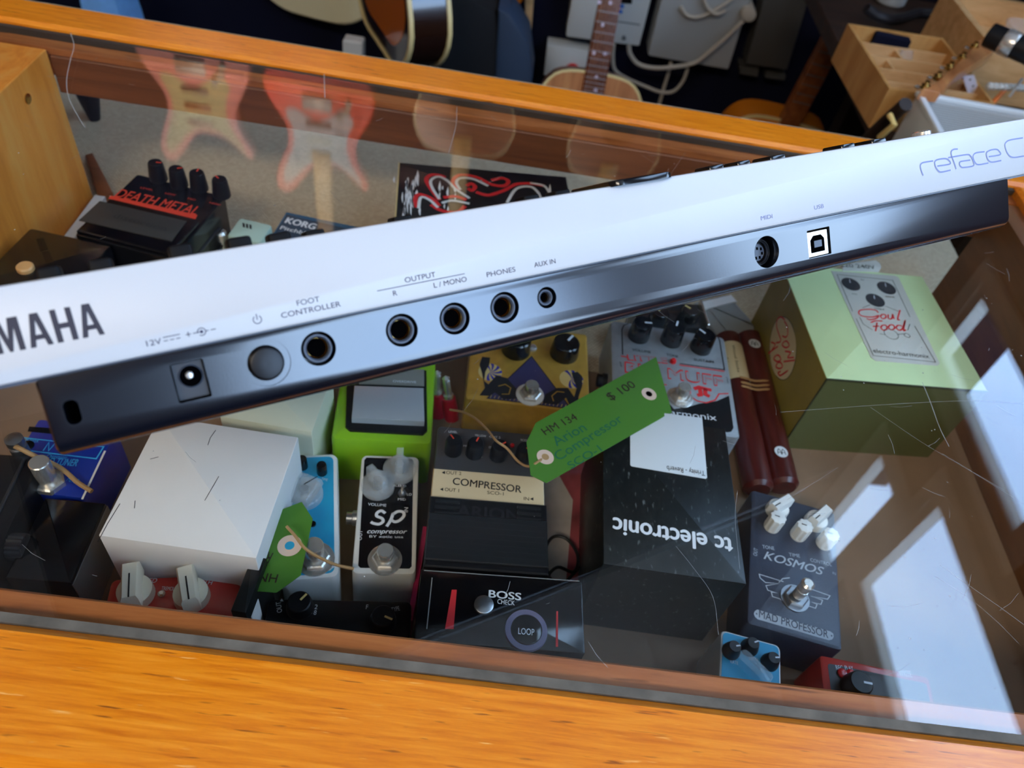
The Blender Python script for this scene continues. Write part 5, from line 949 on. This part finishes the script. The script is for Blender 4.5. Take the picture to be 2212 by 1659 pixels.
c = fr.loc(X_(797, 328), .061); G().lathe([(.006, .0598), (.005, .066)], c.x, c.y, 16).build('screw_knob', 'cast_grey', t); uslab(fr, t, [X_(715, 178), X_(935, 210), X_(933, 222), X_(713, 188)], .06, .0608, 'cast_grey', 'slot')
fr, t, b_ = fit('fuse_panel', 'wide grey wall panel with cables in front, right of the cream meter', 'panel', [X_(1160, -160), X_(1920, -60), X_(1880, 40), X_(1705, 600), X_(1690, 606), X_(1020, 488), X_(1005, 470)], .07, 'device_grey')
fr, t, b_ = fit('junction_box', 'dim grey wall box on two feet, right of the wide grey panel', 'box', [X_(2040, -100), X_(2420, -60), X_(2215, 612), X_(1850, 560)], .06, 'device_dim')
for q in (((1805, 575), (1970, 600), (1955, 668), (1800, 640)), ((2030, 635), (2205, 660), (2190, 700), (2020, 675))): uslab(fr, t, [X_(*p) for p in q], 0, .05, 'device_dim', 'foot')
fr, t, b_ = fit('cable_gland', 'round tan cable gland at the corner of the wide grey panel', 'cable gland', [X_(1880 + 68 * math.cos(a), 130 + 68 * math.sin(a)) for a in [2 * math.pi * i / 16 for i in range(16)]], .085, 'cable_white')
def cable(label, pts, y, r=.0045):
    return tag(G().tube(smooth([aty(*X_(*p), y) for p in pts], 6), r, 8).build('wall_cable', 'cable_white'), label, 'cable', 'white cables on the back wall')
cable('white cable drooping from the cream meter across the wide grey panel', [(838, 395), (850, 470), (920, 555), (1060, 590), (1240, 580), (1420, 540), (1560, 430), (1700, 310), (1830, 180)], 1.965, .0055)
cable('thin white cable dropping behind the acoustic guitar and curling up', [(708, 380), (700, 500), (720, 610), (820, 680), (980, 750), (1120, 800), (1230, 790), (1310, 700), (1350, 590)], 1.985)
cable('straight white cable running down below the wide grey panel', [(1205, 540), (1180, 640), (1140, 770), (1095, 930)], 2.0)
cable('short white loop of cable on the face of the wide grey panel', [(1485, -20), (1510, 50), (1560, 105), (1610, 122), (1680, 90)], 1.975, .005)
cable('shadowed cable arching across the wide grey panel', [(1290, 60), (1340, 130), (1420, 150), (1530, 120), (1650, 50), (1750, -20)], 1.98, .005)
fr, t, o = up('wooden_stick', 'slim pale wooden stick leaning right of the black bag', 'stick', (1140, 60), 2.0, True); a, b_, c = fr.loc(T_(1298, -200), 0), fr.loc(T_(1368, -200), 0), fr.loc(T_(1312, 272), 0)
G().slab([(c.x - .006, 0), (c.x + .006, 0), (c.x + .008, c.y), (b_.x, b_.y), (a.x, a.y), (c.x - .006, c.y)], -.02, 0, .002).build('shaft', 'pale_pine', t)

# workbench at the right with its clutter
ZB = -.20
t = thing('workbench', 'dark wooden workbench behind the counter carrying trays and tools', 'workbench', Matrix.Translation((.95, 1.4, 0)))
G().box(-.37, .29, -.40, .34, ZG + ZB - .03, ZG + ZB, .003).build('bench_top', 'bench_wood', t)
for sx in (-.16, .25):
    for sy in (-.36, .30): G().box(sx - .025, sx + .025, sy - .025, sy + .025, 0, ZG + ZB - .0302).build('leg', 'black_cloth', t)
fr, w, l, h = frame(R_(680, 195), R_(1500, 335), R_(1980, 900), R_(1050, 770), -.135, ZB + .0004)
t = thing('compartment_tray', 'open wooden tray of small compartments on the workbench', 'tray', fr.M)
th = .005; G().box(-w / 2, w / 2, -l / 2, l / 2, 0, .004).build('tray_floor', 'tray_wood', t)
for (x0, x1, y0, y1) in ((-w / 2, -w / 2 + th, -l / 2, l / 2), (w / 2 - th, w / 2, -l / 2, l / 2), (-w / 2 + th, w / 2 - th, -l / 2, -l / 2 + th), (-w / 2 + th, w / 2 - th, l / 2 - th, l / 2)): G().box(x0, x1, y0, y1, .004, h).build('tray_wall', 'tray_wood', t)
for i in range(1, 5): G().box(-w / 2 + th, w / 2 - th, -l / 2 + l * i / 5 - .0016, -l / 2 + l * i / 5 + .0016, .004, h * .86).build('divider', 'pale_pine', t)
for (fx, i) in ((-.22, 2), (.0, 0), (-.05, 3)): G().box(w * fx - .0016, w * fx + .0016, -l / 2 + l * i / 5 + .0017, -l / 2 + l * (i + 1) / 5 - .0017, .004, h * .8).build('cross_divider', 'pale_pine', t)
def inside(fx, fy, zz): return fr.M @ Vector((w * fx, l * fy, zz))
p = inside(-.3, .0, .0045); tag(G(Matrix.Translation(p)).lathe([(.011, 0), (.011, .030), (.009, .031)], 0, 0, 20).build('thread_spool', 'device_white'), 'round white spool standing in a tray compartment', 'spool')
p = inside(.05, .3, .0045); tag(G(Matrix.Translation(p) @ Matrix.Rotation(.3, 4, 'Z')).prism(rrect(0, 0, .034, .022, .004), [(.004, 0), (0, .006), (.001, .036), (.006, .050)]).build('plastic_bag', 'clear_plastic'), 'crinkled clear plastic bag stuffed in the wooden tray', 'bag')
p = inside(-.05, .42, .0045); tag(G(Matrix.Translation(p) @ Matrix.Rotation(-.1, 4, 'Z')).box(-.030, .030, -.007, .007, 0, .060, .003).build('dark_packet', 'navy_cloth'), 'dark blue packet at the back of the wooden tray', 'packet')
fr, w, l, h = frame(R_(1270, 790), R_(2420, 1020), R_(2760, 1430), R_(1515, 1160), -.118, ZB + .0004)
t = thing('mesh_basket', 'white plastic mesh basket on the workbench behind the keyboard', 'basket', fr.M)
G().box(-w / 2, w / 2, -l / 2, l / 2, 0, .003).build('basket_floor', 'mesh_white', t)
for (x0, x1, y0, y1) in ((-w / 2, -w / 2 + .003, -l / 2, l / 2), (-w / 2 + .003, w / 2, l / 2 - .003, l / 2), (-w / 2 + .003, w / 2, -l / 2, -l / 2 + .003)): G().box(x0, x1, y0, y1, .003, h - .004).build('basket_wall', 'mesh_white', t)
g = G()
for (x0, x1, y0, y1) in ((-w / 2 - .003, -w / 2 + .006, -l / 2 - .003, l / 2 + .003), (-w / 2 + .006, w / 2, l / 2 - .006, l / 2 + .003), (-w / 2 + .006, w / 2, -l / 2 - .003, -l / 2 + .006)): g.box(x0, x1, y0, y1, h - .005, h + .002, .001)
g.build('rim', 'mesh_white', t)
g = G(); m = 22
for i in range(1, m): g.box(-w / 2 + .004, w / 2 - .02, l / 2 - .0042, l / 2 - .0031, .003 + (h - .01) * i / m, .003 + (h - .01) * i / m + .0012)
g.build('mesh_pattern', 'device_grey', t)
tag(G().tube(smooth([at(*R_(1480, 1050), -.165), at(*R_(1540, 1020), -.160), at(*R_(1620, 1010), -.158), at(*R_(1720, 1030), -.162), at(*R_(1780, 1070), -.170)], 5), .003, 8).build('hose', 'label_cream'), 'pale hose curled inside the white mesh basket', 'hose')
def plank(name, label, cat, pts, z, th, mat):
    c = (sum(p[0] for p in pts) / len(pts), sum(p[1] for p in pts) / len(pts)); M = Matrix.Translation(at(*c, z)); f = Fr(M); t = thing(name, label, cat, M); G().slab([f.loc(p, 0) for p in pts], -th, 0, .002).build('board', mat, t); return f, t
f, t = plank('guitar_headstock', 'brown guitar headstock with a row of five chrome tuners, reaching over the wooden tray', 'guitar neck', [R_(*p) for p in ((1330, 770), (1480, 690), (1690, 490), (1790, 380), (1880, 275), (1950, 285), (1985, 400), (1900, 480), (1640, 640), (1490, 800))], -.105, .016, 'cedar_top')
for (x, y) in ((1795, 385), (1690, 475), (1582, 558), (1478, 642), (1372, 722)):
    c = f.loc(R_(x, y), .004); tn = G().lathe([(.0062, -.004), (.0062, .002), (.0040, .003), (.0030, .006), (.0036, .0062), (.0036, .0075)], c.x, c.y, 14).build('tuner', 'brass', t)
    G(Matrix.Translation((c.x, c.y, -.006)) @ Matrix.Rotation(2.3, 4, 'Z')).box(.006, .013, -.003, .003, -.002, .002, .001).build('tuner_button', 'chrome', tn)
a, b_ = at(*R_(1905, 300), -.045), at(*R_(2420, 520), -.045); d = (b_ - a).normalized(); X = Matrix.Translation(a) @ d.to_track_quat('Z', 'Y').to_matrix().to_4x4(); ln = (b_ - a).length
t = thing('black_tube', 'black tube with a chrome ring lying over the headstock and wooden crate', 'tube', X); G().lathe([(.016, 0), (.0165, .002), (.0165, ln)], 0, 0, 24).build('tube_body', 'black_plastic', t); G().lathe([(.0170, .022), (.0178, .024), (.0178, .038), (.0170, .040)], 0, 0, 24, False).build('ring', 'chrome', t); G().lathe([(.0130, -.0006), (.0130, .0001)], 0, 0, 24).build('end_plug', 'cedar_top', t)
fr, w, l, h = frame(R_(1560, -60), R_(2500, 40), R_(2900, 520), R_(1870, 320), -.10, ZB + .0004)
t = thing('wooden_crate', 'pale wooden crate at the right end of the workbench', 'crate', fr.M)
for (n_, x0, x1, y0, y1, z0, z1) in (('crate_wall', -w / 2, -w / 2 + .012, -l / 2, l / 2, 0, h), ('crate_wall', w / 2 - .012, w / 2, -l / 2, l / 2, 0, h), ('crate_wall', -w / 2 + .012, w / 2 - .012, -l / 2, -l / 2 + .012, 0, h), ('crate_wall', -w / 2 + .012, w / 2 - .012, l / 2 - .012, l / 2, 0, h), ('crate_floor', -w / 2 + .012, w / 2 - .012, -l / 2 + .012, l / 2 - .012, .03, h * .55)): G().box(x0, x1, y0, y1, z0, z1).build(n_, 'pale_pine', t)
p = fr.M @ Vector((.03, .02, h * .55 + .0005)); tag(G(Matrix.Translation(p)).lathe([(.035, 0), (.04, .03), (.041, .031), (.037, .031), (.032, .003)], 0, 0, 28).build('plastic_bowl', 'clear_plastic'), 'clear plastic bowl resting inside the pale wooden crate', 'bowl')
fr, t, o = up('ruler', 'white ruler standing in the mesh basket', 'ruler', R_(1795, 860), 1.20, False); pts = [R_(1680, 660), R_(1782, 652), R_(1940, 1150), R_(1838, 1165)]; uslab(fr, t, pts, -.0012, 0, 'ruler_white', 'blade')
for i in range(7): p = fr.loc(R_(1745 + i * 26, 690 + i * 55), .0003); G().face([(x, y, .0003) for x, y in circ(p.x, p.y, .0016, 8)]).build('scale_mark', 'charcoal', t)
tag(G().tube([aty(*R_(2065, 760), 1.22), aty(*R_(1885, 950), 1.19), aty(*R_(1840, 1000), 1.18)], .0035, 8, .0045).build('orange_stick', 'orange_plastic'), 'bright orange stick leaning out of the mesh basket', 'stick')
g = G(); pa_, pb_ = aty(*R_(1915, 745), 1.18), aty(*R_(2260, 765), 1.18)
for i in range(9): c = pa_.lerp(pb_, i / 8); g.m = Matrix.Translation(c); g.lathe([(.0005, -.006), (.004, -.004), (.0058, 0), (.004, .004), (.0005, .006)], 0, 0, 12)
g.m = Matrix(); g.tube([pa_, pb_], .003, 8); tag(g.build('bead_strip', 'device_white'), 'white beaded strip sticking out over the mesh basket', 'bead strip')
tag(G().tube([aty(*R_(2200, 680), 1.17), aty(*R_(2085, 835), 1.17)], .0022, 6).build('white_rod', 'device_white'), 'thin white rod crossing the beaded strip', 'rod')
tag(G().tube(smooth([at(*R_(850, 70), -.17), at(*R_(930, 130), -.18), at(*R_(1050, 165), -.185), at(*R_(1180, 150), -.19), at(*R_(1300, 110), -.19), at(*R_(1450, 120), -.19)], 5), .009, 8).build('coiled_lead', 'charcoal'), 'dark lead trailing behind the wooden tray', 'cable')
p = at(*R_(1040, 20), ZB + .0005); p.z = ZG + ZB + .0005; tag(G(Matrix.Translation(p)).lathe([(.028, 0), (.032, .004), (.032, .06), (.028, .066)], 0, 0, 24).build('glass_jar', 'device_grey'), 'grey jar standing at the back of the workbench', 'jar')
def atx(px, py, x): d = ray(px, py); return C0 + d * (x / d.x)
tag(G().tube([atx(*R_(1190, 900), .562), atx(*R_(1010, 1060), .562), atx(*R_(800, 1260), .562)], .010, 16).build('brown_batten', 'bench_wood'), 'dark brown batten propped against the front of the workbench', 'batten')
tag(G().tube([atx(*R_(1050, 1000), .545), atx(*R_(1090, 1075), .545), atx(*R_(960, 1190), .545)], .0045, 8).build('yellow_clip', 'stripe_cream'), 'yellow plastic clip on the brown batten', 'clip')

# guitars on the back wall, seen only mirrored in the glass top
def hung(label, lf, rt, hornl, mat, gm, rot=0, neck=True):
    M = upm(Vector((0, WB - .046, ZG))); f = Fr(M); a, b_, c = mloc(f, lf, 0), mloc(f, rt, 0), mloc(f, hornl, 0); w = b_.x - a.x; ctr = (a.x + b_.x) / 2; l = .44 * w / .32
    return electric(label, upm(Vector((ctr, WB - .046, ZG + c.y - l))) @ Matrix.Rotation(rot, 4, 'Z'), mat, gm, w, l, 'electric guitars along the back wall', neck)
hung('pink electric guitar body with cream pickguard, mirrored in the glass at the far left', (292, 130), (545, 195), (348, 342), 'pink_paint', 'pickguard_cream', 0, False)
hung('red electric guitar with white pickguard, mirrored in the glass left of centre', (562, 160), (812, 190), (612, 412), 'red_paint', 'pickguard_white')
M = upm(Vector((0, WB - .092, ZG))); f = Fr(M); a, b_, c = mloc(f, (895, 240), 0), mloc(f, (1118, 240), 0), mloc(f, (1075, 330), 0)
t = thing('hung_acoustic_guitar', 'brown bound acoustic guitar, mirrored in the glass behind the picture box', 'guitar', upm(Vector(((a.x + b_.x) / 2, WB - .092, ZG + c.y - .46)))); acoustic(t, b_.x - a.x, (b_.x - a.x) * .86, (b_.x - a.x) * 1.25, .48, 'hung_brown'); t.children[-1].data.materials[0] = MATS['maple']
a, b_, c = mloc(f, (1228, 310), 0), mloc(f, (1432, 310), 0), mloc(f, (1300, 375), 0)
t = thing('hung_acoustic_guitar', 'amber acoustic guitar, mirrored in the glass right of the picture box', 'guitar', upm(Vector(((a.x + b_.x) / 2, WB - .092, ZG + c.y - .46)))); acoustic(t, b_.x - a.x, (b_.x - a.x) * .86, (b_.x - a.x) * 1.25, .48, 'hung_brown'); t.children[-1].data.materials[0] = MATS['maple']
